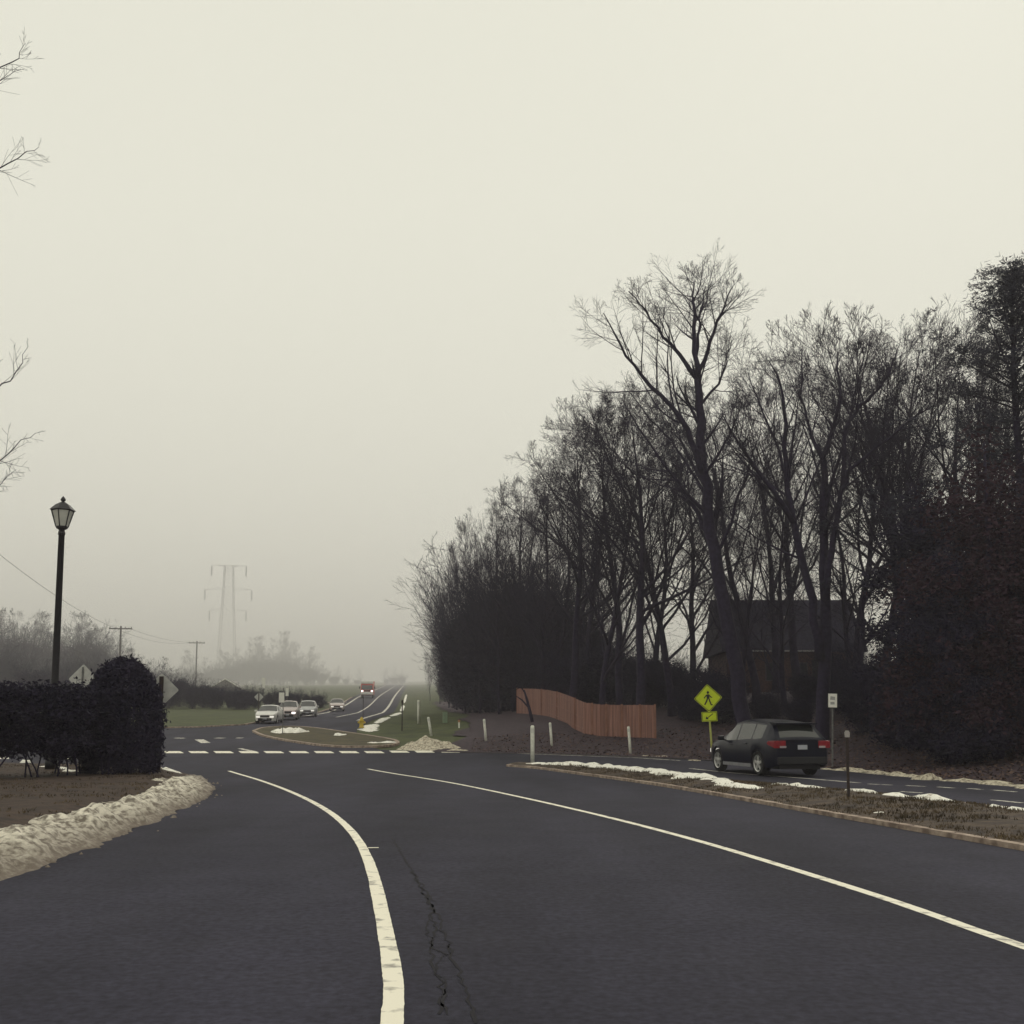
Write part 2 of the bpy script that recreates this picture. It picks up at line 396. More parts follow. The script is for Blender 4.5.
ribbon(b, poly_px([(240, 748.5), (256, 752)]), .25, zm)
tag(b.build('worn_marking', M_line2), 'worn white markings on the far carriageway', kind='structure')
b = MB()
off = lambda line, o: [(x + o, y) for x, y in line]
ribbon(b, off(SROAD_L[:5], 1.0), .30, zm, 4)
mid = [((l[0] + interp([(p[1], p[0]) for p in EDGE[11:]], l[1])) / 2, l[1]) for l in SROAD_L[:5]]
ribbon(b, off(mid, .25), .22, zm, 4)
ribbon(b, [(x - 1.2, y) for x, y in EDGE[13:18]], .30, zm, 4)
tag(b.build('hill_road_line', M_line2), 'pale lines running up the hill road', kind='structure')
# ---- cracks
rng = random.Random(5)
b = MB()
def crack(pts, w):
    line = resample(poly_px(pts), .09)
    line = [p + Vector((rng.gauss(0, .013), rng.gauss(0, .013))) for p in line]
    ribbon(b, line, lambda t: 1.15 * w * (.35 + .9 * abs(noise.noise(Vector((t * 17, w * 99, 1))))) , lambda x, y: zm(x, y) - .001, .04)
crack([(392, 838), (405, 860), (418, 882), (430, 905), (436, 930), (431, 950), (437, 975), (444, 1000), (440, 1014)], .028)
crack([(424, 893), (438, 915), (447, 940), (456, 968), (466, 992), (476, 1024)], .024)
crack([(431, 912), (427, 930), (434, 948), (447, 955)], .02)
crack([(436, 975), (447, 985), (441, 1003), (447, 1015)], .02)
crack([(449, 945), (440, 960), (437, 972)], .016)
crack([(412, 872), (424, 888), (434, 902)], .03)
tag(b.build('pavement_crack', M_crack), 'jagged dark crack in the asphalt', kind='structure')

# ------------------------------------------------------------------ snow
def snowbank():
    line = resample([(p.x, p.y) for p in LEFT if 2 < p.y < 33.5], .05); b = MB(); nv = 40; n = len(line)
    for i, p in enumerate(line):
        d = line[min(i + 3, n - 1)] - line[max(i - 3, 0)]; d.normalize(); nn = Vector((-d.y, d.x))
        s = i * .05; end = min(1, (n - 1 - i) / 150.0)
        w = (1.05 + .5 * noise.noise(Vector((s * .35, 0, 7))) + .25 * noise.noise(Vector((s * 1.7, 0, 9)))) * (.35 + .65 * end)
        if p.y > 22: w *= 1.15
        hh = (.24 + .13 * noise.noise(Vector((s * .5, 2, 0))) + .10 * noise.noise(Vector((s * 1.6, 5, 0)))) * (.12 + .88 * end)
        for j in range(nv):
            t = j / (nv - 1); q = p + nn * (t * w - .06 + (.16 * noise.noise(Vector((s * .9, 0, 2))) + .10 * noise.noise(Vector((s * 3.5, 0, 2)))) * (1 - t))
            prof = min(1, t / (.5 + .18 * noise.noise(Vector((s * .8, 4, 4))))) ** .9 * (1 if t < .55 else 1 - .25 * ((t - .55) / .45))
            base = lawnz(q.x, q.y) if t > .15 else H(q.x, q.y)
            z = H(q.x, q.y) + hh * prof
            v3 = Vector((q.x, q.y, z))
            z += (.11 * noise.noise(Vector((q.x * 1.9, q.y * 1.9, 3))) + .09 * noise.fractal(v3 * 2.6, 1, 2.1, 2) + .055 * abs(noise.noise(v3 * 6)) + .03 * noise.fractal(v3 * 9, .9, 2.0, 2)) * min(1, t * 5) * (.4 + .6 * end)
            if t == 1: z = base - .06
            b.v.append((q.x, q.y, z))
    for i in range(n - 1):
        for j in range(nv - 1):
            q = i * nv + j; b.f.append((q, q + nv, q + nv + 1, q + 1))
    rr = random.Random(4)
    for _ in range(46):                       # crumbs broken off the bank
        k = rr.randrange(20, n - 20); p = line[k]; d = (line[k + 3] - line[k - 3]).normalized(); nn = Vector((-d.y, d.x)); q = p - nn * abs(rr.gauss(.05, .16)); r0 = rr.uniform(.015, .05)
        z = H(q.x, q.y); c = [(q.x + math.cos(a) * r0 * rr.uniform(.7, 1.3), q.y + math.sin(a) * r0 * rr.uniform(.7, 1.3), z) for a in (0, 1.05, 2.1, 3.14, 4.2, 5.2)]
        b.add(c + [(q.x, q.y, z + r0 * .9)], [(i, (i + 1) % 6, 6) for i in range(6)])
    return fixnormals(b.build('snow_bank', M_bank, None, True))
tag(snowbank(), 'ploughed bank of crusty dirty snow at the kerb', 'snow bank', kind='stuff')
def snow_patch(b, line, w, h, seed, zf=None):
    zf = zf or H
    pts = resample(line, .10); n = len(pts); nv = 9; n0 = len(b.v)
    for i, p in enumerate(pts):
        d = pts[min(i + 2, n - 1)] - pts[max(i - 2, 0)]; d.normalize(); nn = Vector((-d.y, d.x)); t = i / (n - 1)
        e = min(1, 6 * t, 6 * (1 - t)) ** .6
        ww = w * e * max(.12, .75 + .8 * noise.noise(Vector((i * .16, seed, 0))) + .55 * noise.noise(Vector((i * .5, seed, 3)))); o = .25 * w * noise.noise(Vector((i * .37, seed, 8))) + .22 * w * noise.noise(Vector((i * .1, seed, 5)))
        for j in range(nv):
            u = j / (nv - 1) * 2 - 1; q = p + nn * (u * ww / 2 + o)
            z = zf(q.x, q.y) - .02 + h * .72 * e * (1 - u * u) ** .9 * (.75 + .9 * noise.noise(Vector((q.x * 2.2, q.y * 2.2, seed)))) + .03 * (1 - u * u) * noise.noise(Vector((q.x * 9, q.y * 9, seed)))
            b.v.append((q.x, q.y, z))
    for i in range(n - 1):
        for j in range(nv - 1):
            q = n0 + i * nv + j; b.f.append((q, q + nv, q + nv + 1, q + 1))
b = MB()
snow_patch(b, poly_px([(526, 766), (570, 768), (620, 772), (660, 777), (700, 783), (733, 788)]), 1.25, .20, 1, medz)
snow_patch(b, poly_px([(715, 788), (735, 792), (756, 796)]), .6, .12, 2, medz)
snow_patch(b, poly_px([(768, 788.5), (790, 791.5), (815, 794), (830, 793)]), .5, .10, 3, medz)
snow_patch(b, poly_px([(843, 797.5), (862, 799.5), (880, 801)]), .6, .12, 4, medz)
snow_patch(b, poly_px([(888, 802.5), (915, 805), (955, 809), (966, 810)]), .7, .13, 5, medz)
snow_patch(b, poly_px([(990, 812), (1012, 814)]), .4, .09, 6, medz)
snow_patch(b, poly_px([(1012, 817), (1060, 824)]), .5, .09, 7, medz)
snow_patch(b, poly_px([(872, 818), (886, 819.5)]), .35, .06, 8, medz)
snow_patch(b, poly_px([(970, 834), (984, 835)]), .25, .05, 9, medz)
fixnormals(b.build('median_snow', M_snow, None, True)); tag(bpy.data.objects['median_snow'], 'melting white snow strips along the grassy median', 'snow', kind='stuff')
b = MB()
snow_patch(b, poly_px([(820, 768.5), (860, 771.5), (915, 777), (925, 778)]), .9, .16, 11)
snow_patch(b, poly_px([(921, 779), (938, 780)]), .8, .28, 12)
snow_patch(b, poly_px([(938, 780), (980, 782.5), (1024, 787), (1060, 792)]), .9, .14, 13)
snow_patch(b, poly_px([(640, 756), (670, 757)]), .5, .09, 14)
snow_patch(b, poly_px([(688, 760), (702, 761)]), .5, .09, 15)
fixnormals(b.build('kerbside_snow', M_dsnow, None, True)); tag(bpy.data.objects['kerbside_snow'], 'grey snow ridge along the far road edge', 'snow', kind='stuff')
b = MB()
snow_patch(b, poly_px([(270, 733.5), (285, 733.3), (307, 733.5)]), 3.2, .42, 21, islz)
snow_patch(b, poly_px([(334, 736.5), (345, 736.6)]), 1.6, .22, 22, islz)
snow_patch(b, poly_px([(366, 744.6), (398, 744)]), .9, .12, 23, islz)
fixnormals(b.build('island_snow', M_snow, None, True)); tag(bpy.data.objects['island_snow'], 'white snow heap on the turf island', 'snow', kind='stuff')
b = MB()
def heap(b, x, y, rx, ry, h, seed):
    n0 = len(b.v); nr, na = 16, 40
    for i in range(nr + 1):
        for j in range(na):
            a = 2 * math.pi * j / na; t = i / nr; k = 1 + .25 * noise.noise(Vector((math.cos(a) * 1.5, math.sin(a) * 1.5, seed)))
            qx, qy = x + math.cos(a) * rx * t * k, y + math.sin(a) * ry * t * k
            z = H(qx, qy) - .03 + h * (1 - t * t) ** 1.4 + (1 - t) * .16 * noise.fractal(Vector((qx * 2.2, qy * 2.2, seed)), 1, 2, 3); b.v.append((qx, qy, z))
    for i in range(nr):
        for j in range(na): q = n0 + i * na; j2 = (j + 1) % na; b.f.append((q + j, q + na + j, q + na + j2, q + j2))
p = G(426, 748.5); heap(b, p.x, p.y + .3, 1.35, 1.4, .50, 3); heap(b, p.x - .7, p.y + .2, .9, .8, .3, 5); heap(b, p.x + .9, p.y + .1, 1.0, .7, .28, 8)
snow_patch(b, poly_px([(446, 750.5), (470, 751)]), 1.0, .14, 32)
tag(fixnormals(b.build('snow_pile', M_dsnow, None, True)), 'yellowish ploughed snow pile at the end of the crosswalk', 'snow pile', kind='stuff')
b = MB()
for k, (y0, y1, w) in enumerate(((70, 82, 1.6), (84, 100, 1.2), (104, 120, 1.7), (126, 150, 1.3), (158, 200, 1.3))):
    line = [(interp([(p[1], p[0]) for p in EDGE[9:]], y) + .8, y) for y in (y0, (y0 + y1) / 2, y1)]
    snow_patch(b, line, w * (.75, .6, .4, .35, .3)[k], .10, 41 + k)
tag(fixnormals(b.build('hillside_snow', M_snow, None, True)), 'snow strips along the right edge of the hill road', 'snow', kind='stuff')
b = MB()
for k, (px, py, s) in enumerate(((3, 752, .5), (26, 763, .35), (44, 767, .4), (74, 752, .6), (58, 770, .5), (70, 772, .45), (137, 762, .3))):
    p = G(px, py, .28); a = Vector((p.x, p.y)); snow_patch(b, [a - Vector((s * .6, 0)), a, a + Vector((s * .6, .05))], s, .16, 60 + k, lawnz)
for k, (px, py) in enumerate(((165, 769), (172, 771))):
    p = G(px, py, .2); a = Vector((p.x, p.y)); snow_patch(b, [a - Vector((.3, 0)), a, a + Vector((.3, .05))], .4, .10, 70 + k, lawnz)
tag(fixnormals(b.build('lawn_snow', M_snow, None, True)), 'scraps of snow under the dark hedge', 'snow', kind='stuff')

# ------------------------------------------------------------------ grass blades on verges (stuff)
def blades(name, m, pts, h, seed, label):
    r = random.Random(seed); b = MB()
    for x, y, z in pts:
        for _ in range(3):
            a = r.uniform(0, 6.283); hh = h * r.uniform(.5, 1.3); w = .008 + hh * .05
            dx, dy = math.cos(a) * w, math.sin(a) * w; lx, ly = r.gauss(0, .5) * hh, r.gauss(0, .5) * hh
            ox, oy = x + r.gauss(0, .03), y + r.gauss(0, .03)
            b.add([(ox - dx, oy - dy, z - .01), (ox + dx, oy + dy, z - .01), (ox + lx, oy + ly, z + hh)], [(0, 1, 2)])
    return tag(b.build(name, m), label, 'grass', kind='stuff')
def inside(x, y, poly):
    c = False
    for (ax, ay), (bx, by) in zip(poly, poly[1:] + poly[:1]):
        if (ay > y) != (by > y) and x < (bx - ax) * (y - ay) / (by - ay) + ax: c = not c
    return c
r = random.Random(8); pts = []
while len(pts) < 9000:
    y = 8 + 30 * r.random() ** 1.6; x = r.uniform(0, 12)
    if inside(x, y, med_poly) and noise.noise(Vector((x * .9, y * .9, 4))) > -.25: pts.append((x, y, medz(x, y)))
M_dead = mat('dead_grass', (.035, .026, .016), (.13, .095, .055), scale=1.5, rough=.9)
blades('median_grass', M_dead, pts, .045, 1, 'dead brown grass tufts on the median')
pts = []
lp = [(p.x, p.y) for p in LEFT]
while len(pts) < 6000:
    y = r.uniform(7, 34); x = r.uniform(-18, -5.5)
    if edist(x, y, lp) < -.9 and noise.noise(Vector((x * .7, y * .7, 9))) > -.1: pts.append((x, y, lawnz(x, y)))
blades('bed_grass', M_dead, pts, .035, 2, 'short brown grass in the mulched bed')

r = random.Random(18); b = MB(); cnt = 0
while cnt < 15000:
    y = 17 + 40 * r.random() ** 1.5; x = r.uniform(-2, 34)
    d = edist(x, y, EDGE)
    if d < .5 or d > 16 or abs(x) > y * .62: continue
    z = H(x, y) + .02; a = r.uniform(0, 6.28); q = r.uniform(.03, .075); u = Vector((math.cos(a), math.sin(a), r.gauss(0, .35))) * q; v = Vector((-math.sin(a), math.cos(a), r.gauss(0, .35))) * q * .6; c = Vector((x, y, z + q * .3))
    b.add([c - u, c - v, c + u, c + v], [(0, 1, 2, 3)]); cnt += 1
tag(b.build('fallen_leaves', mat('fallen_leaf', (.030, .018, .016), (.15, .095, .075), scale=2.2, rough=.9, detail=8)), 'brown fallen leaves scattered over the bank', kind='stuff')
# ------------------------------------------------------------------ trees
def grow(out, rng, p, d, L, r, lev, P):
    n = max(3, min(9, int(L / P.get('seg', .5)) + 2)); pts = [Vector(p)]; dirs = []; d = Vector(d).normalized(); p = Vector(p)
    wig = P['wig']
    for i in range(n):
        d = (d + Vector((rng.gauss(0, wig), rng.gauss(0, wig), rng.gauss(0, wig))) + Vector((0, 0, P['trop']))).normalized()
        p = p + d * (L / n); pts.append(p.copy()); dirs.append(d.copy())
    rads = [max(P['rmin'], r * (1 - .8 * i / n)) for i in range(n + 1)]
    out.append((lev, pts, rads)); sprout(out, rng, pts, rads, L, lev, P)
def sprout(out, rng, pts, rads, L, lev, P, t0=None):
    if lev >= P['lev']: return
    cnt = P['n'][lev]; n = len(pts) - 1; t0 = P['t0'][lev] if t0 is None else t0
    cnt = max(2, int(cnt * rng.uniform(.8, 1.25)))
    for k in range(cnt):
        t = t0 + (1 - t0) * (k + rng.random()) / cnt; f = t * n; i = min(n - 1, int(f)); u = f - i
        pos = pts[i].lerp(pts[i + 1], u); ax = (pts[i + 1] - pts[i]).normalized()
        ang = R(rng.uniform(*P['ang'])); az = rng.uniform(0, 6.283)
        o = ax.orthogonal().normalized(); o2 = ax.cross(o)
        dd = ax * math.cos(ang) + (o * math.cos(az) + o2 * math.sin(az)) * math.sin(ang)
        ll = L * P['len'][lev] * rng.uniform(.65, 1.2) * (1.12 - .80 * (t - t0) / (1 - t0 + 1e-6))
        rr = (rads[i] * (1 - u) + rads[i + 1] * u) * rng.uniform(.4, .62)
        grow(out, rng, pos, dd, ll, max(P['rmin'], rr), lev + 1, P)
def tree_meshes(name, out, base=Vector((0, 0, 0)), thick=1, crown_mat=None):
    tb, cb = MB(), MB()
    for lev, pts, rads in out:
        (tb if lev < thick else cb).tube([p - base for p in pts], rads, 8 if lev == 0 else (5 if lev == 1 else 3), cap=lev < 2)
    return tb.mesh('trunk', True), cb.mesh('crown', True)
BASE_P = dict(lev=4, n=[14, 9, 8, 5], t0=[.28, .18, .12, .1], len=[.46, .58, .55, .65], ang=(26, 58), wig=.065, trop=.05, rmin=.006, seg=.5)
TOP = {}
def bare_tree(seed, h, r0, P=None, lean=(0, 0)):
    rng = random.Random(seed); P = {**BASE_P, **(P or {})}
    out = []; pts = [Vector((0, 0, -.2))]; d = Vector((lean[0], lean[1], 1)).normalized(); n = 14; p = pts[0].copy()
    for i in range(n):
        d = (d + Vector((rng.gauss(0, .05), rng.gauss(0, .05), .02))).normalized(); p = p + d * (h * .88 / n); pts.append(p.copy())
    rads = [r0 * (1.25 if i == 0 else 1) * max(.06, (1 - i / n) ** .85) for i in range(n + 1)]
    out.append((0, pts, rads)); sprout(out, rng, pts, rads, h, 0, P)
    m = tree_meshes('tree', out); TOP[m[0]] = max(v.co.z for v in m[1].vertices); return m
def place_tree(meshes, loc, label, group, s=1, rz=0, name='bare_tree', cat='tree', mats=(None, None)):
    o = thing(name, label, cat, loc, rz, group); o.scale = (s, s, s)
    link('trunk', meshes[0], mats[0] or M_bark, o); link('crown', meshes[1], mats[1] or M_twig, o); return o
def traced_tree(Y, limbs, name, label, cat, group, seed, P=None, dz=None):
    rng = random.Random(seed); P = {**BASE_P, **(P or {})}; out = []
    first = PW(*limbs[0][0][0], Y); base = Vector((first.x, first.y, H(first.x, first.y) if dz is None else dz))
    for li, (pp, r0, r1, lev, dep) in enumerate(limbs):
        ps = [PW(x, y, Y + dep[0] + (dep[1] - dep[0]) * i / (len(pp) - 1)) for i, (x, y) in enumerate(pp)]
        if li == 0: ps = [Vector((ps[0].x, ps[0].y, base.z - .2))] + ps
        q = [ps[0]]
        for a, b2 in zip(ps, ps[1:]):
            for k in (1, 2, 3): q.append(a.lerp(b2, k / 3) + Vector((rng.gauss(0, .05), rng.gauss(0, .06), rng.gauss(0, .03))) * (1 if k < 3 else .3))
        n = len(q) - 1; rads = [r0 + (r1 - r0) * (i / n) for i in range(n + 1)]
        L = sum((b2 - a).length for a, b2 in zip(q, q[1:]))
        out.append((0, q, rads)); sprout(out, rng, q, rads, min(L, P.get('lmax', 7)), lev, P, t0=P.get('tt', .25) if li else P.get('tt0', .45))
    m = tree_meshes(name, out, base, thick=1)
    return place_tree(m, base, label, group, name=name, cat=cat)
WOOD = 'bare trees along the edge of the wood'
PT = dict(lev=4, n=[0, 14, 9, 6], t0=[.3, .15, .15, .12], len=[.4, .62, .5, .6], wig=.06, trop=.05, ang=(28, 58), rmin=.0055)
treeA = traced_tree(50, [
    ([(744, 722), (733, 650), (718, 575), (707, 505), (702, 455), (699, 405), (697, 378)], .42, .17, 1, (0, 0)),
    ([(697, 380), (694, 340), (693, 305), (692, 296), (694, 280)], .14, .02, 1, (0, 1)),
    ([(698, 380), (708, 350), (716, 326), (724, 306), (733, 286)], .12, .02, 1, (0, -2)),
    ([(697, 370), (698, 335), (701, 310), (706, 286)], .09, .02, 1, (0, 2)),
    ([(696, 378), (680, 355), (663, 337), (646, 311), (629, 291)], .12, .02, 1, (0, -1)),
    ([(704, 478), (690, 440), (673, 408), (640, 374), (621, 345), (604, 313)], .17, .02, 1, (0, -3)),
    ([(700, 406), (719, 384), (727, 362), (731, 340)], .08, .015, 1, (0, 2)),
    ([(712, 540), (690, 500), (668, 470), (640, 430), (622, 400)], .13, .02, 1, (0, 3)),
    ([(706, 495), (690, 470), (672, 440), (650, 420), (630, 392)], .09, .02, 1, (0, 4)),
    ([(716, 560), (735, 505), (748, 470), (757, 440)], .09, .02, 1, (0, -2)),
], 'bare_tree', 'tallest bare tree, its trunk leaning left beside the yellow crossing sign', 'tree', WOOD, 11, PT)
treeB = traced_tree(48, [
    ([(823, 715), (825, 650), (825, 600), (823, 519), (823, 456), (829, 440), (840, 400), (838, 352)], .36, .03, 1, (0, 1)),
    ([(820, 660), (813, 600), (795, 531), (787, 487), (786, 425), (781, 385), (768, 360)], .24, .02, 1, (0, -2)),
    ([(793, 522), (761, 475), (739, 444), (722, 414)], .13, .02, 1, (-1, -3)),
    ([(826, 600), (832, 550), (839, 503), (847, 472), (876, 447), (910, 420), (936, 404)], .18, .02, 1, (0, -1)),
    ([(842, 490), (845, 430), (860, 405), (878, 390), (893, 362), (900, 344)], .12, .02, 1, (0, 2)),
    ([(823, 460), (810, 430), (800, 395), (802, 350)], .10, .02, 1, (0, 2)),
    ([(824, 520), (835, 470), (850, 425), (856, 385), (864, 358)], .10, .02, 1, (0, 3)),
    ([(787, 480), (775, 440), (758, 400), (748, 372)], .08, .02, 1, (0, 2)),
], 'bare_tree', 'wide bare tree with several stems rising in front of the dark house', 'tree', WOOD, 12, PT)
treeC = traced_tree(52, [
    ([(861, 718), (862, 650), (865, 590), (873, 525), (892, 480), (904, 440), (912, 395)], .17, .02, 1, (0, 0)),
    ([(864, 600), (858, 540), (862, 470), (868, 420)], .09, .02, 1, (0, 2)),
    ([(873, 525), (880, 470), (884, 420), (888, 370)], .08, .015, 1, (0, -1)),
], 'bare_tree', 'thin bare tree with a kinked stem between the wide tree and the evergreens', 'tree', WOOD, 13, PT)
# prototypes for the rest of the wood
protos = [bare_tree(21, 18, .25), bare_tree(22, 18, .22, dict(ang=(22, 48), trop=.07)), bare_tree(23, 18, .26, dict(ang=(28, 60), n=[17, 9, 8, 5])),
          bare_tree(24, 18, .2, dict(ang=(20, 45), n=[19, 9, 8, 5], t0=[.12, .2, .15, .1])), bare_tree(25, 18, .2, dict(ang=(25, 65), n=[20, 9, 8, 5], t0=[.08, .2, .15, .1], len=[.34, .52, .55, .7])),
          bare_tree(26, 18, .24, dict(ang=(22, 50), n=[16, 9, 8, 5], t0=[.2, .2, .15, .1]), lean=(-.12, 0))]
def ordinal(n):
    w = ['first', 'second', 'third', 'fourth', 'fifth', 'sixth', 'seventh', 'eighth', 'ninth', 'tenth', 'eleventh', 'twelfth', 'thirteenth', 'fourteenth', 'fifteenth', 'sixteenth',
         'seventeenth', 'eighteenth', 'nineteenth', 'twentieth', 'twenty-first', 'twenty-second', 'twenty-third', 'twenty-fourth', 'twenty-fifth', 'twenty-sixth', 'twenty-seventh', 'twenty-eighth', 'twenty-ninth', 'thirtieth', 'thirty-first', 'thirty-second', 'thirty-third']
    return w[n]
ROW = [  # px of the trunk, py of the top, depth, prototype
    (430, 650, 165, 3), (440, 618, 150, 3), (449, 588, 132, 3), (457, 556, 118, 3), (466, 536, 108, 3), (470, 528, 100, 4), (480, 510, 92, 3), (490, 498, 100, 2), (500, 492, 84, 4),
    (514, 478, 88, 3), (527, 468, 86, 2), (541, 458, 79, 4), (556, 444, 78, 3), (571, 420, 68, 2), (588, 414, 74, 4), (604, 406, 63, 3), (622, 394, 66, 5), (640, 388, 60, 2),
    (655, 402, 70, 3), (672, 398, 62, 1), (690, 415, 76, 4)]
def put_row(rows, fmt, s0, group):
    for k, (px, py, Y, pi) in enumerate(sorted(rows)):
        a = PW(px, 700, Y); z = H(a.x, Y); top = PW(px, py, Y).z; r = random.Random(px * 7 + s0)
        place_tree(protos[pi], (a.x, Y, z), fmt(k, len(rows)), group, s=(top - z) / TOP[protos[pi][0]], rz=r.uniform(0, 6.28))
        if px < 570: o = COL.objects[-1].parent; k2 = max(.5, min(1, .5 + (px - 480) / 180)); o.scale = (o.scale.x * k2, o.scale.y * k2, o.scale.z)
put_row(ROW, lambda k, n: f'bare tree standing {ordinal(k)} from the foggy left end of the wood', 1, WOOD)
put_row([(742, 470, 58, 3), (786, 450, 60, 4), (846, 440, 60, 4), (757, 372, 66, 1), (776, 355, 72, 3), (800, 345, 68, 5), (858, 338, 70, 3), (882, 330, 64, 1), (905, 318, 72, 4)],
        lambda k, n: f'slim bare tree close around the dark house, {ordinal(k)} from its left end', 2, 'bare trees around the house')
put_row([(932, 308, 52, 1), (953, 298, 58, 3), (975, 330, 48, 2), (1012, 330, 55, 0)],
        lambda k, n: f'bare tree among the evergreens at the right edge, {ordinal(k)} from the left', 3, 'bare trees among the evergreens')

# ---- leafy and evergreen crowns
def leaves(b, rng, blobs, n, size, shell=.5, clump=18, cr=.28, flat=.5):
    tot = sum(w for _, _, w in blobs)
    for c, rad, w in blobs:
        for _ in range(max(1, int(n * w / tot / clump))):
            d = Vector((rng.gauss(0, 1), rng.gauss(0, 1), rng.gauss(0, 1))).normalized()
            rr = (shell + (1 - shell) * rng.random() ** .6) * (1 + .13 * noise.noise(Vector((d.x * 2.3 + c[0], d.y * 2.3, d.z * 2.3 + c[2]))))
            q = Vector((c[0] + d.x * rad[0] * rr, c[1] + d.y * rad[1] * rr, c[2] + d.z * rad[2] * rr))
            for _ in range(clump):
                p = q + Vector((rng.gauss(0, cr), rng.gauss(0, cr), rng.gauss(0, cr * .8))); s = size * rng.uniform(.5, 1.4)
                u = Vector((rng.gauss(0, 1), rng.gauss(0, 1), rng.gauss(0, flat))).normalized(); v = u.orthogonal().normalized()
                v = (v * math.cos(a := rng.uniform(0, 6.28)) + u.cross(v) * math.sin(a))
                b.add([p - u * s, p + v * s * .45, p + u * s, p - v * s * .45], [(0, 1, 2, 3)])
def stems(rng, n, h, spread, r):
    b = MB()
    for k in range(n):
        a = rng.uniform(0, 6.28); p = Vector((math.cos(a), math.sin(a), 0)) * spread * rng.random() * .35; q = [p + Vector((0, 0, -.1))]
        d = Vector((math.cos(a) * .35, math.sin(a) * .35, 1)).normalized()
        for i in range(5): d = (d + Vector((rng.gauss(0, .15), rng.gauss(0, .15), .05))).normalized(); p = p + d * h / 5; q.append(p)
        b.tube(q, [r * (1 - .15 * i) for i in range(6)], 5)
    return b.mesh('stem', True)
# undergrowth along the wood: dense dark bushes
def bush_proto(seed, w, h, n, size, trunkn=5):
    rng = random.Random(seed); b = MB(); blobs = []
    for k in range(9):
        a = rng.uniform(0, 6.28); rr = rng.uniform(0, .55) * w / 2; z = h * rng.uniform(.25, .75); s = w * rng.uniform(.24, .36)
        blobs.append(((math.cos(a) * rr, math.sin(a) * rr, z), (s, s, h * rng.uniform(.22, .3)), s))
    leaves(b, rng, blobs, n, size, shell=.2, cr=w * .05)
    # twigs sticking out
    out = []
    for k in range(70):
        a = rng.uniform(0, 6.28); d = Vector((math.cos(a) * .6, math.sin(a) * .6, 1))
        grow(out, rng, (math.cos(a) * w * .15, math.sin(a) * w * .15, h * .25), d, h * rng.uniform(.6, 1.08), .02, 2, {**BASE_P, 'n': [0, 0, 7, 5], 'len': [.4, .4, .35, .4], 'rmin': .007})
    for lev, pts, rads in out: b.tube(pts, rads, 3, cap=False)
    return stems(rng, trunkn, h * .6, w * .5, .06), b.mesh('crown')
bushes = [bush_proto(31, 5.4, 6, 20000, .11), bush_proto(32, 4.2, 7, 20000, .11), bush_proto(33, 6, 5, 20000, .11)]
BR = [(444, 672, 160, 1), (454, 652, 140, 1), (461, 632, 126, 1), (469, 612, 112, 1), (476, 590, 104, 1), (488, 575, 97, 1), (500, 580, 92, 1), (513, 565, 96, 1), (528, 570, 90, 1), (544, 575, 88, 1), (560, 590, 84, 1),
      (578, 600, 80, 1), (596, 612, 82, 1), (615, 645, 72, 2), (636, 650, 74, 0), (655, 655, 68, 2), (676, 660, 66, 0), (700, 665, 64, 2), (722, 672, 58, 2),
      (470, 655, 98, 0), (490, 645, 94, 0), (508, 650, 92, 0), (535, 650, 86, 0), (555, 650, 80, 0), (575, 655, 72, 2), (690, 690, 60, 2), (735, 690, 62, 0)]
for k, (px, py, Y, pi) in enumerate(sorted(BR)):
    a = PW(px, 700, Y); z = H(a.x, Y) - .2; top = PW(px, py, Y).z; ph = (6, 7, 5)[pi] * 1.0
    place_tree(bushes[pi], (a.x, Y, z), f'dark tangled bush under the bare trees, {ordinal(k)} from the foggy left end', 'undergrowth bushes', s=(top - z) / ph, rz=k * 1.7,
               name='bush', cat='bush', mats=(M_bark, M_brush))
for k, (px, py, Y, pi) in enumerate(sorted([(768, 690, 58, 2), (800, 695, 54, 0), (806, 668, 62, 0), (838, 645, 60, 1), (852, 660, 57, 0), (865, 676, 50, 0), (885, 640, 47, 1), (905, 690, 44, 2), (950, 690, 42, 0), (990, 685, 40, 2), (1030, 680, 38, 0)])):
    a = PW(px, 700, Y); z = H(a.x, Y) - .2; top = PW(px, py, Y).z; ph = (6, 7, 5)[pi]
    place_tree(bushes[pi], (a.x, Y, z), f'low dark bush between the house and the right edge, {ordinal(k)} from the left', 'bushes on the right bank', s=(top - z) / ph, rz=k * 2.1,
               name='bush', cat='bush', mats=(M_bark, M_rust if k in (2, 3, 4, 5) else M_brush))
# big evergreens at the right edge
def column_tree(seed, w, h, n):
    rng = random.Random(seed); b = MB(); blobs = []
    for k in range(16):
        t = k / 15; z = h * (.08 + .86 * t); ww = w / 2 * (1 - .25 * t - .6 * max(0, t - .7) / .3) ; a = rng.uniform(0, 6.28)
        q = rng.uniform(.62, 1.12); blobs.append(((math.cos(a) * ww * .35, math.sin(a) * ww * .35, z), (ww * q, ww * q, h * rng.uniform(.05, .085)), ww * ww))
    for k in range(34):                       # loose sprays breaking the outline
        t = rng.random(); a = rng.uniform(0, 6.28); ww = w / 2 * (1 - .25 * t - .6 * max(0, t - .7) / .3); blobs.append(((math.cos(a) * ww * 1.0, math.sin(a) * ww * 1.0, h * (.06 + .92 * t)), (.45, .45, .35), ww * ww * .12))
    leaves(b, rng, blobs, n, .085, shell=.2, clump=16, cr=.24)
    t = MB(); t.tube([(0, 0, -.2), (0, 0, h * .5), (0, 0, h * .95)], [.22, .14, .03], 8)
    return t.mesh('trunk', True), b.mesh('crown')
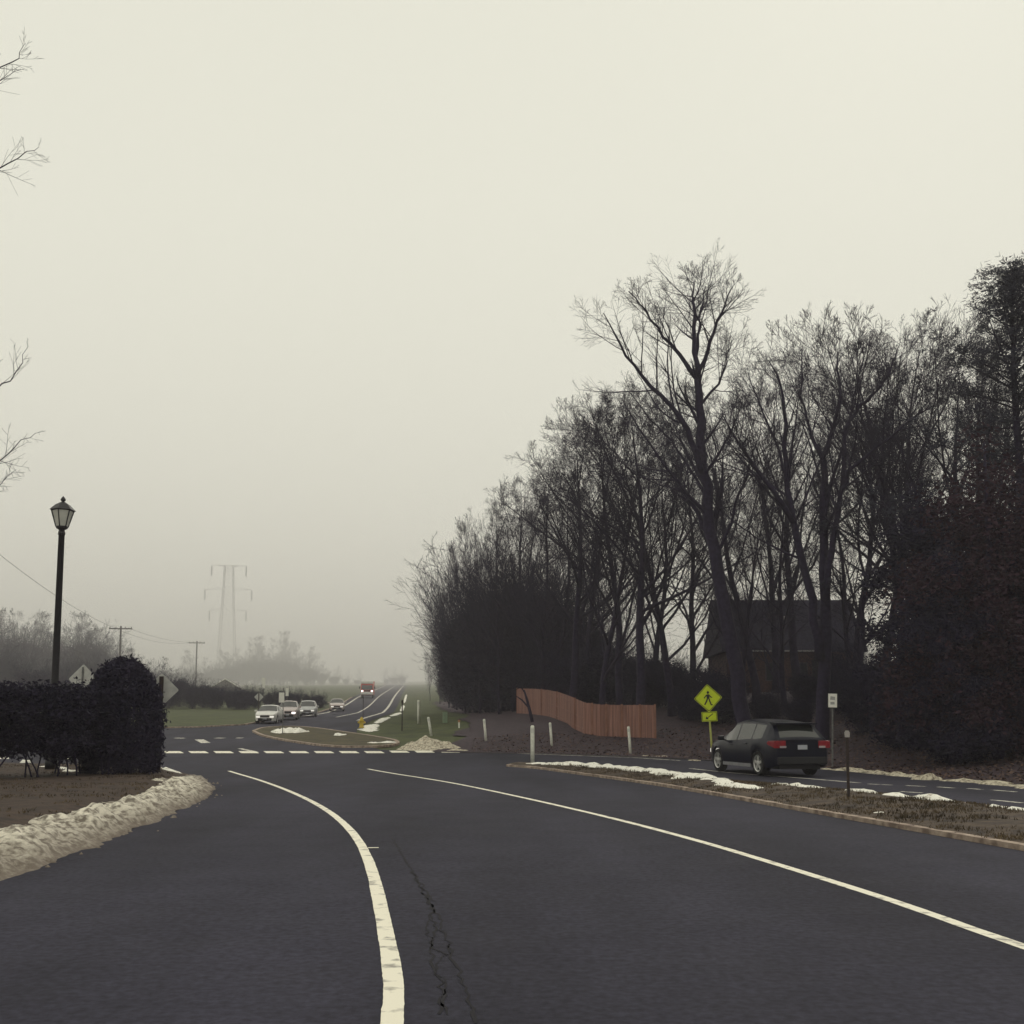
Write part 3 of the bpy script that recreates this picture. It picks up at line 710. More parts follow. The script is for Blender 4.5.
def pine_tree(seed, h, n):
    rng = random.Random(seed); b = MB(); t = MB()
    t.tube([(0, 0, -.2), (.1, 0, h * .4), (0, .1, h * .75), (0, 0, h)], [.32, .24, .12, .03], 8)
    for k in range(n):
        z = h * (.30 + .68 * (k + rng.random()) / n); f = (z / h - .30) / .70; ln = h * .45 * (1 - f) ** .75 * rng.uniform(.4, 1.15) + .3
        a = rng.uniform(0, 6.28); d = Vector((math.cos(a), math.sin(a), rng.uniform(-.1, .35) + .7 * f * f)).normalized(); p0 = Vector((0, 0, z)); q = [p0]
        for i in range(6): d = (d + Vector((rng.gauss(0, .08), rng.gauss(0, .08), .03))).normalized(); q.append(q[-1] + d * ln / 6)
        t.tube(q, [.05 * (1 - .15 * i) for i in range(7)], 4, cap=False)
        for i in range(2, 7):
            for c in range(4):
                p = q[i] + Vector((rng.gauss(0, .35), rng.gauss(0, .35), rng.gauss(.12, .16)))
                for _ in range(22):
                    u = Vector((rng.gauss(0, 1), rng.gauss(0, 1), rng.gauss(.35, .6))).normalized(); s = rng.uniform(.1, .26)
                    v = u.orthogonal().normalized() * .03; o = p + Vector((rng.gauss(0, .16), rng.gauss(0, .16), rng.gauss(0, .09)))
                    b.add([o - v, o + v, o + u * s + v * .5, o + u * s - v * .5], [(0, 1, 2, 3)])
    return t.mesh('trunk', True), b.mesh('crown')
def put(meshes, px, py, Y, natural, **kw):
    a = PW(px, 700, Y); z = H(a.x, Y) - .1; top = PW(px, py, Y).z
    return place_tree(meshes, (a.x, Y, z), s=(top - z) / natural, **kw)
c1, c2 = column_tree(41, 4.0, 11, 52000), column_tree(42, 4.6, 11, 52000)
EV = 'evergreens at the right edge'
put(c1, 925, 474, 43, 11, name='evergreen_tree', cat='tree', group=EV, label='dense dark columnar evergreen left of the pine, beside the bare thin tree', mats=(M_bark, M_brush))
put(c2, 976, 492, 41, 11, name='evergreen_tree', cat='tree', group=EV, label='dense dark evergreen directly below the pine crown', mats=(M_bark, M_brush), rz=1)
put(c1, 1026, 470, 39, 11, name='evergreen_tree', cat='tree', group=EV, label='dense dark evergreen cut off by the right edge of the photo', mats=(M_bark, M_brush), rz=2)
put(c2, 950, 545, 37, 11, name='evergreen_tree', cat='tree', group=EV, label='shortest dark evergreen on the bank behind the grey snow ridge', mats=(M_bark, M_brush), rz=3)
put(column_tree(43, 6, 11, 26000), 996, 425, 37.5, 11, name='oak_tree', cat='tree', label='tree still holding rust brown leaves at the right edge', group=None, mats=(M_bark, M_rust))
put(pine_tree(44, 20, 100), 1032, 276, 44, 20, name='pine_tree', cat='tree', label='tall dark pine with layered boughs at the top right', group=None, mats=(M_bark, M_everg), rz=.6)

# ---- hedge and dome shrub on the left
def hedge_mesh(seed, w, d, h, z0, n):
    rng = random.Random(seed); b = MB(); blobs = []
    k = max(2, int(w / .55))
    for i in range(k):
        x = -w / 2 + w * (i + .5) / k
        for zz in (.3, .62, .86): blobs.append(((x, rng.gauss(0, .08), z0 + (h - z0) * zz), (.48, d / 2 * (1 - .25 * (zz > .8)), (h - z0) * .20), 1))
    leaves(b, rng, blobs, n, .055, shell=.35, clump=14, cr=.10)
    out = []
    for i in range(int(w * 9)):
        x = rng.uniform(-w / 2, w / 2); grow(out, rng, (x, rng.gauss(0, d * .2), h * .6), (rng.gauss(0, .4), rng.gauss(0, .4), 1), h * .42, .008, 3, {**BASE_P, 'n': [0, 0, 0, 6], 'rmin': .004})
    for lev, pts, rads in out: b.tube(pts, rads, 3, cap=False)
    s = MB()
    for i in range(int(w * 6)):
        x = rng.uniform(-w / 2, w / 2); p = Vector((x, rng.gauss(0, d * .14), -.1)); q = [p]; dd = Vector((rng.gauss(0, .35), rng.gauss(0, .3), 1)).normalized()
        for j in range(5): p = p + dd * (h * .16); dd = (dd + Vector((rng.gauss(0, .15), rng.gauss(0, .15), 0))).normalized(); q.append(p)
        s.tube(q, [.022 * (1 - .1 * j) for j in range(6)], 5)
    return s.mesh('stem', True), b.mesh('crown')
HB = 'hedge shrubs along the left bed'
def put_shrub(m, px, py, Y, label, name, rz=0, s=1, group=HB, mt=M_hedge):
    a = PW(px, py, Y); o = thing(name, label, 'shrub', (a.x, Y, lawnz(a.x, Y)), rz, group); o.scale = (s, s, s)
    link('stem', m[0], M_bark, o); link('crown', m[1], mt, o); return o
put_shrub(hedge_mesh(51, 2.9, 1.5, 2.2, .34, 21000), 22, 700, 26, 'dark overgrown hedge shrub with bare stems showing at the left edge', 'hedge_shrub', .1)
put_shrub(hedge_mesh(52, 1.7, 1.4, 2.05, .12, 13000), 86, 700, 27.2, 'dark reddish hedge shrub wedged between the domed shrub and the hedge', 'hedge_shrub', .05, mt=M_hedge)
put_shrub(hedge_mesh(54, 3.2, 1.4, 2.2, .34, 16000), -75, 700, 25, 'dark hedge shrub mostly beyond the left edge of the photo', 'hedge_shrub', .1)
def dome():
    rng = random.Random(53); b = MB()
    for k in range(1900):
        t = rng.random(); th = rng.uniform(0, 6.283); z = .08 + 2.92 * t
        rad = 1.02 * (1 - max(0, (t - .3) / .7) ** 2.6) ** .5 * (.90 + .10 * min(1, t / .25)); rad *= (.72 + .28 * rng.random() ** .4)
        rad *= 1 + .05 * noise.noise(Vector((math.cos(th) * 2, math.sin(th) * 2, z * 1.5)))
        q = Vector((math.cos(th) * rad, math.sin(th) * rad, z))
        for _ in range(16):
            p = q + Vector((rng.gauss(0, .07), rng.gauss(0, .07), rng.gauss(0, .07))); s = .06 * rng.uniform(.5, 1.3)
            u = Vector((rng.gauss(0, 1), rng.gauss(0, 1), rng.gauss(.3, 1))).normalized(); v = u.orthogonal().normalized()
            b.add([p - u * s, p + v * s * .4, p + u * s, p - v * s * .4], [(0, 1, 2, 3)])
    s = MB()
    for k in range(6): s.tube([(rng.gauss(0, .15), rng.gauss(0, .15), -.1), (rng.gauss(0, .3), rng.gauss(0, .3), 1.2), (rng.gauss(0, .3), rng.gauss(0, .3), 2.2)], [.04, .03, .01], 5)
    return s.mesh('stem', True), b.mesh('crown')
put_shrub(dome(), 123, 700, 28, 'tall clipped dome shaped dark shrub beside the back of a diamond sign', 'domed_shrub', 0, .98, None)

# ---- branches reaching in from a tree left of the frame
traced_tree(22, [
    ([(-95, 760), (-100, 500), (-95, 250), (-85, 40)], .22, .06, 1, (0, 0)),
    ([(-95, 250), (-50, 130), (-12, 90), (12, 62), (26, 44)], .03, .004, 2, (0, -1)),
    ([(-96, 330), (-50, 200), (-10, 172), (18, 158), (40, 147)], .03, .004, 2, (0, 1)),
    ([(-98, 520), (-50, 430), (-5, 390), (16, 372), (28, 346)], .028, .004, 2, (0, 1)),
    ([(-98, 560), (-50, 490), (-8, 462), (14, 448), (36, 434)], .025, .004, 2, (0, -1)),
    ([(-98, 600), (-50, 520), (-12, 492), (16, 470)], .022, .004, 2, (0, 1)),
], 'bare_tree', 'bare tree whose twig tips reach in at the left edge of the sky', 'tree', None, 15,
    dict(lev=4, n=[0, 4, 9, 5], len=[.3, .22, .17, .5], rmin=.0028, tt=.45, tt0=.6, lmax=5, ang=(22, 50), trop=.03), dz=.3)

# ---- far trees in the fog
FOG = 'trees fading into the fog'
farrows = [(-30, 588, 215, 4), (-12, 600, 240, 3), (4, 604, 205, 4), (14, 606, 230, 4), (24, 612, 215, 3), (33, 616, 240, 4), (42, 624, 210, 4), (52, 632, 225, 4), (64, 628, 240, 3), (72, 622, 220, 4), (81, 616, 245, 4), (90, 612, 225, 3),
           (99, 624, 215, 4), (107, 634, 240, 4), (115, 640, 215, 4), (126, 645, 230, 4), (137, 648, 220, 3), (150, 660, 230, 4), (163, 655, 205, 4), (174, 668, 230, 4)]
for k, (px, py, Y, pi) in enumerate(sorted(farrows)):
    a = PW(px, 700, Y); z = H(a.x, Y); place_tree(protos[pi], (a.x, Y, z), f'bare tree fading into the fog behind the hedge, {ordinal(k)} from the left edge', FOG, s=(PW(px, py, Y).z - z) / 17, rz=k * 1.3)
fr2 = [(180, 655, 470, 4), (192, 650, 520, 3), (205, 656, 480, 4), (217, 648, 540, 4), (228, 652, 500, 3), (238, 646, 560, 4), (246, 640, 520, 4), (255, 636, 560, 3), (263, 633, 520, 4), (271, 636, 580, 4), (279, 630, 540, 3), (287, 637, 560, 4), (296, 641, 540, 4), (305, 646, 580, 3), (314, 652, 560, 4), (324, 660, 600, 4), (335, 666, 700, 3), (348, 668, 760, 4), (360, 666, 760, 4), (384, 668, 800, 3), (394, 665, 820, 4), (403, 668, 820, 4)]
for k, (px, py, Y, pi) in enumerate(sorted(fr2)):
    a = PW(px, 700, Y); z = H(a.x, Y); place_tree(protos[pi], (a.x, Y, z), f'ghostly bare tree on the hilltop left of the road, {ordinal(k)} from the pylon', 'hilltop trees in the fog', s=(PW(px, py, Y).z - z) / 17, rz=k * 1.9)
hb = [(150, 668, 150), (168, 680, 140), (180, 676, 146), (192, 681, 138), (205, 684, 142), (217, 686, 136), (230, 688, 140), (243, 688, 134), (255, 689, 140), (268, 690, 136), (281, 690, 142), (294, 691, 138), (307, 692, 142), (319, 694, 140), (60, 672, 150), (35, 668, 150), (10, 655, 165), (-12, 650, 165), (50, 664, 170), (78, 660, 170), (98, 662, 170), (115, 668, 165), (130, 672, 155), (140, 668, 160)]
hb2 = [(-20, 632, 200), (2, 636, 205), (18, 634, 200), (33, 642, 205), (46, 650, 200), (62, 646, 205), (76, 638, 200), (90, 636, 205), (104, 650, 200), (118, 658, 205)]
for k, (px, py, Y) in enumerate(sorted(hb)):
    a = PW(px, 700, Y); z = H(a.x, Y) - .2; o = place_tree(bushes[k % 3], (a.x, Y, z), f'purplish bush in the thicket beyond the far verge, {ordinal(k)} from the left', 'thicket beyond the far verge', s=(PW(px, py, Y).z - z) / (6, 7, 5)[k % 3], rz=k * 1.1, name='bush', cat='bush', mats=(M_bark, M_brush))

hb3 = [(172, 668, 430), (186, 664, 470), (200, 667, 450), (214, 662, 480), (228, 660, 480), (241, 655, 520), (255, 652, 500), (268, 650, 540), (281, 653, 510), (294, 657, 530), (307, 662, 500), (321, 668, 540), (334, 673, 560), (346, 676, 590), (357, 678, 600), (386, 677, 640), (394, 675, 640), (402, 673, 640)]
for k, (px, py, Y) in enumerate(sorted(hb3)):
    a = PW(px, 700, Y); z = H(a.x, Y) - .2; o = place_tree(bushes[k % 2], (a.x, Y, z), f'pale foggy thicket at the foot of the hilltop trees, {ordinal(k)} from the left utility pole', 'foggy thickets on the hill', s=(PW(px, py, Y).z - z) / (6, 7)[k % 2], rz=k * 1.3, name='bush', cat='bush', mats=(M_bark, M_brush)); o.scale = (o.scale.x * 1.25, o.scale.y * 1.25, o.scale.z * .8)
for k, (px, py, Y) in enumerate(sorted(hb2)):
    a = PW(px, 700, Y); z = H(a.x, Y) - .2; o = place_tree(bushes[k % 2], (a.x, Y, z), f'tall foggy bush behind the street lamp and hedge, {ordinal(k)} from the left edge', 'tall bushes in the fog', s=(PW(px, py, Y).z - z) / (6, 7)[k % 2], rz=k * 1.1, name='bush', cat='bush', mats=(M_bark, M_brush))
# ------------------------------------------------------------------ built things
def ringprism(b, outer, inner, y0, y1):
    n = len(outer); vs = [(x, y, z) for y in (y0, y1) for pl in (outer, inner) for x, z in pl]
    fs = []
    for i in range(n):
        j = (i + 1) % n
        fs += [(i, j, n + j, n + i), (2 * n + i, 3 * n + i, 3 * n + j, 2 * n + j), (i, 2 * n + i, 2 * n + j, j), (n + i, n + j, 3 * n + j, 3 * n + i)]
    b.add(vs, fs)
def diamond(hd, cr=.12):
    out = []
    for a in (0, 90, 180, 270):
        c = Vector((math.cos(R(a)), math.sin(R(a)))) * hd * (1 - cr)
        for e in (-45, -22, 0, 22, 45): out.append((c.x + math.cos(R(a + e)) * hd * cr * .9, c.y + math.sin(R(a + e)) * hd * cr * .9))
    return out
# lamp post
p = PW(54, 700, 30); lz = lawnz(p.x, 30)
top = PW(62.5, 530, 30); o = thing('street_lamp', 'black street lamp with a lantern head rising behind the dark hedge', 'street lamp', (p.x, 30, lz))
hh = top.z - lz
tilt = math.atan2(top.x - p.x - (CX * 0), hh) * .35
o.rotation_euler = (0, tilt, 0)
b = MB(); b.lathe([(.17, 0), (.17, .25), (.13, .32), (.12, .8), (.105, 1.0), (.085, hh - .15), (.10, hh - .14), (.10, hh - .08), (.075, hh)], 16); b.build('post', M_black, o, True)
s = .82
b = MB(); b.lathe([(.08, hh), (.16, hh + .05), (.17, hh + .10)], 12); b.lathe([(.31, hh + .56), (.36, hh + .58), (.20, hh + .74), (.10, hh + .80), (.05, hh + .83)], 6)
for k in range(6):
    a = math.pi * 2 * (k + .5) / 6; b.tube([(math.cos(a) * .165, math.sin(a) * .165, hh + .09), (math.cos(a) * .305, math.sin(a) * .305, hh + .57)], .018, 5)
lan = b.build('lantern', M_black, o)
b = MB(); b.lathe([(.15, hh + .11), (.285, hh + .555)], 6); b.build('glass', M_lampg, lan)
b = MB(); b.lathe([(.03, hh + .83), (.07, hh + .87), (.07, hh + .91), (.02, hh + .98), (.005, hh + 1.0)], 10); b.build('finial', M_black, lan, True)

# diamond signs seen from behind
def sign_back(px, py, hdpx, Y, ybase, rz, label, post_r=.05):
    c = PW(px, py, Y); z0 = lawnz(c.x, Y) if edist(c.x, Y, lp) < 0 else H(c.x, Y)
    o = thing('traffic_sign', label, 'sign', (c.x, Y, z0), rz); hd = hdpx * Y / F; zc = c.z - z0
    b = MB(); b.prism([(x, z + zc) for x, z in diamond(hd)], .0, .004); fixnormals(b.build('sign_panel', M_alu, o))
    b = MB(); b.box((0, -.045, (zc + hd * .82) / 2 - .1), (post_r * 1.5, .05, zc + hd * .82 + .2)); b.box((0, -.008, zc + hd * .45), (.04, .02, .04)); b.box((0, -.008, zc - hd * .45), (.04, .02, .04))
    b.build('post', M_dpost if post_r > .04 else M_galv, o); return o
sign_back(161.5, 690, 16.5, 29.3, 772, .12, 'grey back of a diamond road sign on a dark post beside the domed shrub', .075)
sign_back(83, 679, 14.5, 37, 700, -.05, 'grey back of a diamond sign half hidden behind the hedge by the lamp', .03)

# pedestrian crossing sign
p = G(712.5, 757); o = thing('crossing_sign', 'yellow-green diamond pedestrian crossing sign with an arrow plaque', 'sign', (p.x, p.y, p.z), -.22); Y = p.y
zc = PW(708, 698, Y).z - p.z; hd = 13.6 * Y / F; o.rotation_euler = (0, R(-3.2), -.2)
b = MB(); b.tube([(0, .05, -.2), (0, .05, zc + hd * .8)], .045, 8); b.build('post', mat('yellow_post', (.36, .38, .10), (.45, .47, .14), scale=3, rough=.6), o)
b = MB(); b.prism([(x, z + zc) for x, z in diamond(hd)], -.005, 0); pn = fixnormals(b.build('sign_panel', M_yel, o))
b = MB(); ringprism(b, [(x, z + zc) for x, z in diamond(hd * .95)], [(x, z + zc) for x, z in diamond(hd * .90)], -.009, -.005); fixnormals(b.build('border', M_sblack, pn))
b = MB(); k = hd * .82
def blob(pts): b.prism([(x * k, z * k + zc) for x, z in pts], -.009, -.005)
blob([(.02 + .115 * math.cos(t), .50 + .125 * math.sin(t)) for t in [i * math.pi / 6 for i in range(12)]])                      # head
blob([(-.10, .34), (.12, .34), (.15, .28), (.12, -.04), (-.12, -.04), (-.14, .2)])                                              # torso
blob([(-.13, .33), (-.10, .24), (-.26, .04), (-.30, -.02), (-.38, .02), (-.34, .10)])                                           # rear arm
blob([(.13, .31), (.28, .12), (.38, .08), (.36, .0), (.22, .04), (.10, .20)])                                                   # front arm
blob([(-.12, -.041), (.02, -.041), (-.10, -.32), (-.28, -.60), (-.40, -.58), (-.24, -.30)])                                     # rear leg
blob([(.021, -.041), (.13, -.041), (.20, -.30), (.28, -.56), (.38, -.58), (.38, -.66), (.20, -.66), (.08, -.32)])               # front leg
fixnormals(b.build('walker_symbol', M_sblack, pn))
z2 = PW(709, 716.5, Y).z - p.z; w2, h2 = 7.6 * Y / F, 4.8 * Y / F
b = MB(); b.prism([(-w2, z2 - h2), (w2, z2 - h2), (w2, z2 + h2), (-w2, z2 + h2)], -.005, 0); pq = fixnormals(b.build('arrow_plaque', M_yel, o))
b = MB(); ringprism(b, [(-w2 * .94, z2 - h2 * .9), (w2 * .94, z2 - h2 * .9), (w2 * .94, z2 + h2 * .9), (-w2 * .94, z2 + h2 * .9)], [(-w2 * .88, z2 - h2 * .8), (w2 * .88, z2 - h2 * .8), (w2 * .88, z2 + h2 * .8), (-w2 * .88, z2 + h2 * .8)], -.008, -.005)
fixnormals(b.build('border', M_sblack, pq))
b = MB()
def arr(pts): b.prism([(x * w2, z * w2 + z2) for x, z in pts], -.009, -.005)
arr([(.55, .36), (.50, .30), (-.26, -.22), (-.32, -.14), (.43, .38)]); arr([(-.52, -.34), (-.10, -.34), (-.40, .06)])
fixnormals(b.build('arrow_symbol', M_sblack, pq))

# white rectangular sign and reflector post
p = G(832.5, 768); Y = p.y; o = thing('roadside_sign', 'small white rectangular sign on a thin post right of the dark car', 'sign', p, -.25); o.rotation_euler = (0, R(1.8), -.25)
zc = PW(835, 700.5, Y).z - p.z; w2, h2 = 4.9 * Y / F, 7.6 * Y / F
b = MB(); b.box((0, .03, (zc + h2) / 2 - .1), (.055, .035, zc + h2 + .1)); b.build('post', M_galv, o)
b = MB(); b.box((0, 0, zc), (w2 * 2, .005, h2 * 2)); pn = b.build('sign_panel', M_swhite, o)
b = MB(); ringprism(b, [(-w2, zc - h2), (w2, zc - h2), (w2, zc + h2), (-w2, zc + h2)], [(-w2 * .86, zc - h2 * .9), (w2 * .86, zc - h2 * .9), (w2 * .86, zc + h2 * .9), (-w2 * .86, zc + h2 * .9)], -.007, -.003); fixnormals(b.build('border', M_sblack, pn))
b = MB(); b.prism([(-w2 * .5, zc + h2 * .1), (w2 * .45, zc + h2 * .05), (w2 * .5, zc + h2 * .5), (-w2 * .4, zc + h2 * .55)], -.006, -.003); b.prism([(-w2 * .4, zc - h2 * .55), (w2 * .4, zc - h2 * .5), (w2 * .35, zc - h2 * .15), (-w2 * .45, zc - h2 * .2)], -.006, -.003)
fixnormals(b.build('faded_print', M_sgrey, pn))
p = G(849, 806); Y = p.y; p.z = medz(p.x, p.y); hh = PW(849, 731, Y).z - p.z
o = thing('marker_post', 'short dark marker post with a pale reflector standing on the median', 'marker post', p)
b = MB(); b.box((0, 0, hh / 2 - .1), (.05, .03, hh + .2)); b.build('post', M_dpost, o)
b = MB(); b.prism([(-.045, hh - .12), (.045, hh - .12), (.05, hh - .03), (.03, hh + .01), (-.03, hh + .01), (-.05, hh - .03)], -.035, -.016); fixnormals(b.build('reflector', mat('reflector_grey', (.30, .28, .27), rough=.4), o))

# white marker posts
MP = 'white marker posts round the junction'
for (xt, yt), (xb, yb), w, label in [
    ((418.4, 700), (418.4, 723), 2.2, 'thin pale marker post nearest the dark far end of the wood'),
    ((428.2, 717), (431.4, 735.5), 2.6, 'leaning white marker post behind the dirty snow pile'),
    ((484, 719), (486.2, 741), 2.6, 'white marker post midway between snow pile and brown fence'),
    ((532.4, 725.4), (532.6, 763), 4, 'tallest white marker post at the snowy tip of the median'),
    ((550, 722.5), (552, 746.5), 2.6, 'white marker post in front of the left end of the fence'),
    ((628.4, 726.4), (630.6, 754), 2.8, 'white marker post in front of the right end of the fence')]:
    p = G(xb, yb); Y = p.y
    if inside(p.x, p.y, med_poly): p.z = medz(p.x, p.y)
    t = PW(xt, yt, Y); v = t - p; o = thing('marker_post', label, 'marker post', p, 0, MP); r = w * Y / F / 2
    b = MB(); b.tube([(0, 0, -.1), v * .5, v * .97, v], [r, r, r, r * .6], 10); b.build('post', M_wpost, o, True)
    b = MB(); b.tube([v * .80, v * .92], r * 1.06, 10); b.build('reflective_band', mat('band', (.5, .5, .46), rough=.3), o)
p = G(445, 723); Y = p.y; hh = 10 * Y / F; o = thing('utility_box', 'pale green utility cabinet on the grass before the wood', 'utility box', p, .2)
b = MB(); b.box((0, 0, hh / 2), (.32, .25, hh)); bevel(b.build('cabinet', M_green, o), .02); b = MB(); b.prism([(-.18, hh), (.18, hh), (.15, hh + .06), (-.15, hh + .06)], -.14, .14); fixnormals(b.build('lid', M_green, o))
p = G(459, 728); Y = p.y; hh = 8 * Y / F; o = thing('utility_marker', 'small orange topped utility marker on the grass', 'marker post', p)
b = MB(); b.box((0, 0, hh * .35), (.1, .06, hh * .7)); b.build('post', M_wpost, o); b = MB(); b.box((0, 0, hh * .85), (.14, .08, hh * .3)); b.build('cap', mat('dull_orange', (.35, .17, .09), rough=.6), o)
p = G(402, 731); Y = p.y; hh = PW(402, 700, Y).z - p.z; o = thing('signpost', 'thin dark post beside the snow on the hill road', 'post', p)
b = MB(); b.box((0, 0, hh / 2), (.07, .05, hh)); b.build('post', M_dpost, o); b = MB(); b.box((0, .03, hh - .12), (.13, .01, .22)); b.build('end_plate', M_dpost, o)
p = G(361.5, 728); Y = p.y; o = thing('fire_hydrant', 'yellow fire hydrant with a thin marker rod by the hill road', 'fire hydrant', p); hh = 11 * Y / F
b = MB(); b.lathe([(.2, 0), (.2, .06), (.15, .08), (.14, hh * .6), (.18, hh * .62), (.18, hh * .68), (.14, hh * .74), (.10, hh * .9), (.05, hh * .96), (.05, hh)], 14); b.build('barrel', M_hyd, o, True)
b = MB(); b.tube([(-.27, 0, hh * .5), (.27, 0, hh * .5)], .07, 10); b.build('nozzle', M_hyd, o)
b = MB(); b.tube([(.1, 0, hh * .6), (.1, 0, PW(361, 697, Y).z - p.z)], .022, 5); b.build('marker_rod', M_dpost, o)
# signs on the island
p = G(282.5, 735); p.z = islz(p.x, p.y); Y = p.y; o = thing('traffic_sign', 'white sign on a thin post in the turf island snow', 'sign', p)
t = PW(282.5, 688, Y).z - p.z
b = MB(); b.tube([(0, 0, -.1), (0, 0, t)], .03, 6); b.build('post', M_galv, o)
zc = PW(282, 697.5, Y).z - p.z; b = MB(); b.box((-.1, -.035, zc), (.34, .006, .62)); bevel(b.build('sign_panel', M_swhite, o), .002)
p = G(258.5, 713.5); Y = p.y; o = thing('traffic_sign', 'small grey diamond sign back beside the dark thicket', 'sign', p); zc = PW(258.5, 697, Y).z - p.z
b = MB(); b.prism([(x, z + zc) for x, z in diamond(4.6 * Y / F)], 0, .005); fixnormals(b.build('sign_panel', M_alu, o))
b = MB(); b.box((0, -.05, zc / 2 + .2), (.1, .08, zc + .6)); b.build('post', M_dpost, o)
p = G(286.7, 711); Y = p.y; o = thing('traffic_sign', 'narrow white sign panel above the oncoming cars', 'sign', p); zc = PW(286.7, 692, Y).z - p.z
b = MB(); b.box((0, 0, zc), (3 * Y / F, .006, 8 * Y / F)); b.build('sign_panel', M_swhite, o); b = MB(); b.box((0, .04, zc / 2), (.07, .05, zc)); b.build('post', M_galv, o)
a = PW(263.4, 683, 150); z = H(a.x, 150); o = thing('banner_sign', 'tall white sign panel showing above the dark thicket', 'sign', (a.x, 150, z)); zc = a.z - z
b = MB(); b.box((0, 0, zc), (.5, .05, 1.5)); b.build('sign_panel', M_swhite, o); b = MB(); b.box((0, .06, zc / 2), (.1, .06, zc)); b.build('post', M_galv, o)
# low pale shed roof in the thicket
a = PW(228, 690, 165); z = H(a.x, 165); zz = PW(228, 682, 165).z - z
o = thing('shed', 'low grey shed with a pale roof edge in the thicket below the pylon', 'shed', (a.x, 165, z))
b = MB(); b.box((0, 0, (zz - .9) / 2), (3.4, 3, zz - .9)); b.build('wall', mat('shed_wall', (.12, .11, .11), rough=.9), o)
b = MB(); b.prism([(-2.1, zz - .9), (2.1, zz - .9), (0, zz + .35)], -1.8, 1.8); rf = fixnormals(b.build('roof', mat('shed_roof', (.2, .19, .18), rough=.8), o))
b = MB(); b.tube([(-2.15, -1.83, zz - .85), (0, -1.83, zz + .42), (2.15, -1.83, zz - .85)], .09, 5); b.build('roof_trim', M_swhite, rf)

# fence
fpx = [(517, 713.5, 688.5), (535, 714.5, 688.8), (548, 716.5, 690), (560, 722, 692.5), (572, 728.5, 697), (584, 734, 702.5), (600, 736.5, 704.5), (625, 738, 705), (655, 738.5, 705)]
fY = lambda px: interp([(517, 82.2), (548, 70.9), (572, 58.8), (584, 56.4), (600, 55.2), (655, 53.5)], px)
fo = PW(586, 735, fY(586)); o = thing('wooden_fence', 'reddish brown wooden privacy fence curving along the grass', 'fence', (fo.x, fo.y, H(fo.x, fo.y)))
rail = MB(); brd = MB(); base = Vector(o.location)
cols = []
for (x0, b0, t0), (x1, b1, t1) in zip(fpx, fpx[1:]):
    n = 8
    for k in range(n): u = k / n; cols.append((x0 + (x1 - x0) * u, b0 + (b1 - b0) * u, t0 + (t1 - t0) * u))
cols.append(fpx[-1])
fp = [(PW(x, yb, fY(x)), PW(x, yt, fY(x))) for x, yb, yt in cols]
rr = random.Random(3); acc = []
dens = []
for (a0, t0), (a1, t1) in zip(fp, fp[1:]):
    n = max(1, round((Vector((a1.x, a1.y)) - Vector((a0.x, a0.y))).length / .15))
    for k in range(n): dens.append((a0.lerp(a1, k / n), t0.lerp(t1, k / n), a0.lerp(a1, (k + .92) / n), t0.lerp(t1, (k + .92) / n)))
for a0, t0, a1, t1 in dens:
    dv = (a1 - a0); nn = Vector((-dv.y, dv.x, 0)).normalized(); e = rr.uniform(-.012, .012); th = nn * .02; j = nn * rr.uniform(-.006, .006)
    g = Vector((0, 0, min(a0.z, H(a0.x, a0.y)) - a0.z - .15))
    vs = [a0 + g + j, a1 + g + j, t1 + Vector((0, 0, e)) + j, t0 + Vector((0, 0, e)) + j]
    brd.add([v - base for v in vs] + [v - base + th for v in vs], [(0, 1, 2, 3), (7, 6, 5, 4), (0, 4, 5, 1), (1, 5, 6, 2), (2, 6, 7, 3), (3, 7, 4, 0)])
fixnormals(brd.build('board_panel', M_fence, o))
for fr in (.15, .5, .85):
    rail.tube([a.lerp(t, fr) - base + Vector((0, .07, 0)) for a, t in fp[::4]], .04, 4)
rail.build('rail', M_fence, o)
for i in (0, 12, 22, 34, 44, 50, 55, 60, 64):
    a, t = fp[min(i, len(fp) - 1)]; pb = MB(); pb.box(((a + t) / 2 - base + Vector((0, -.045, -.06))), (.10, .06, (t - a).z + .2)); pb.build('fence_post', M_fpost, o)
# leaning dead trunk in front of the fence
p = G(533, 722); bt = []; b = MB(); Y = p.y - 0
o = thing('dead_tree', 'leaning forked dead stem in front of the left end of the fence', 'dead tree', p)
b.tube([PW(534, 726, Y) - p - Vector((0, 0, .2)), PW(530, 712, Y) - p, PW(527, 700, Y) - p, PW(524, 690, Y) - p], [.11, .10, .08, .05], 7); b.build('trunk', M_bark, o, True)
b = MB(); b.tube([PW(529, 708, Y) - p, PW(522, 700, Y) - p, PW(516, 696, Y) - p], [.06, .05, .02], 6); b.tube([PW(525, 693, Y) - p, PW(521, 687, Y) - p, PW(515, 690, Y) - p], [.05, .04, .015], 6); b.build('branch', M_bark, o, True)

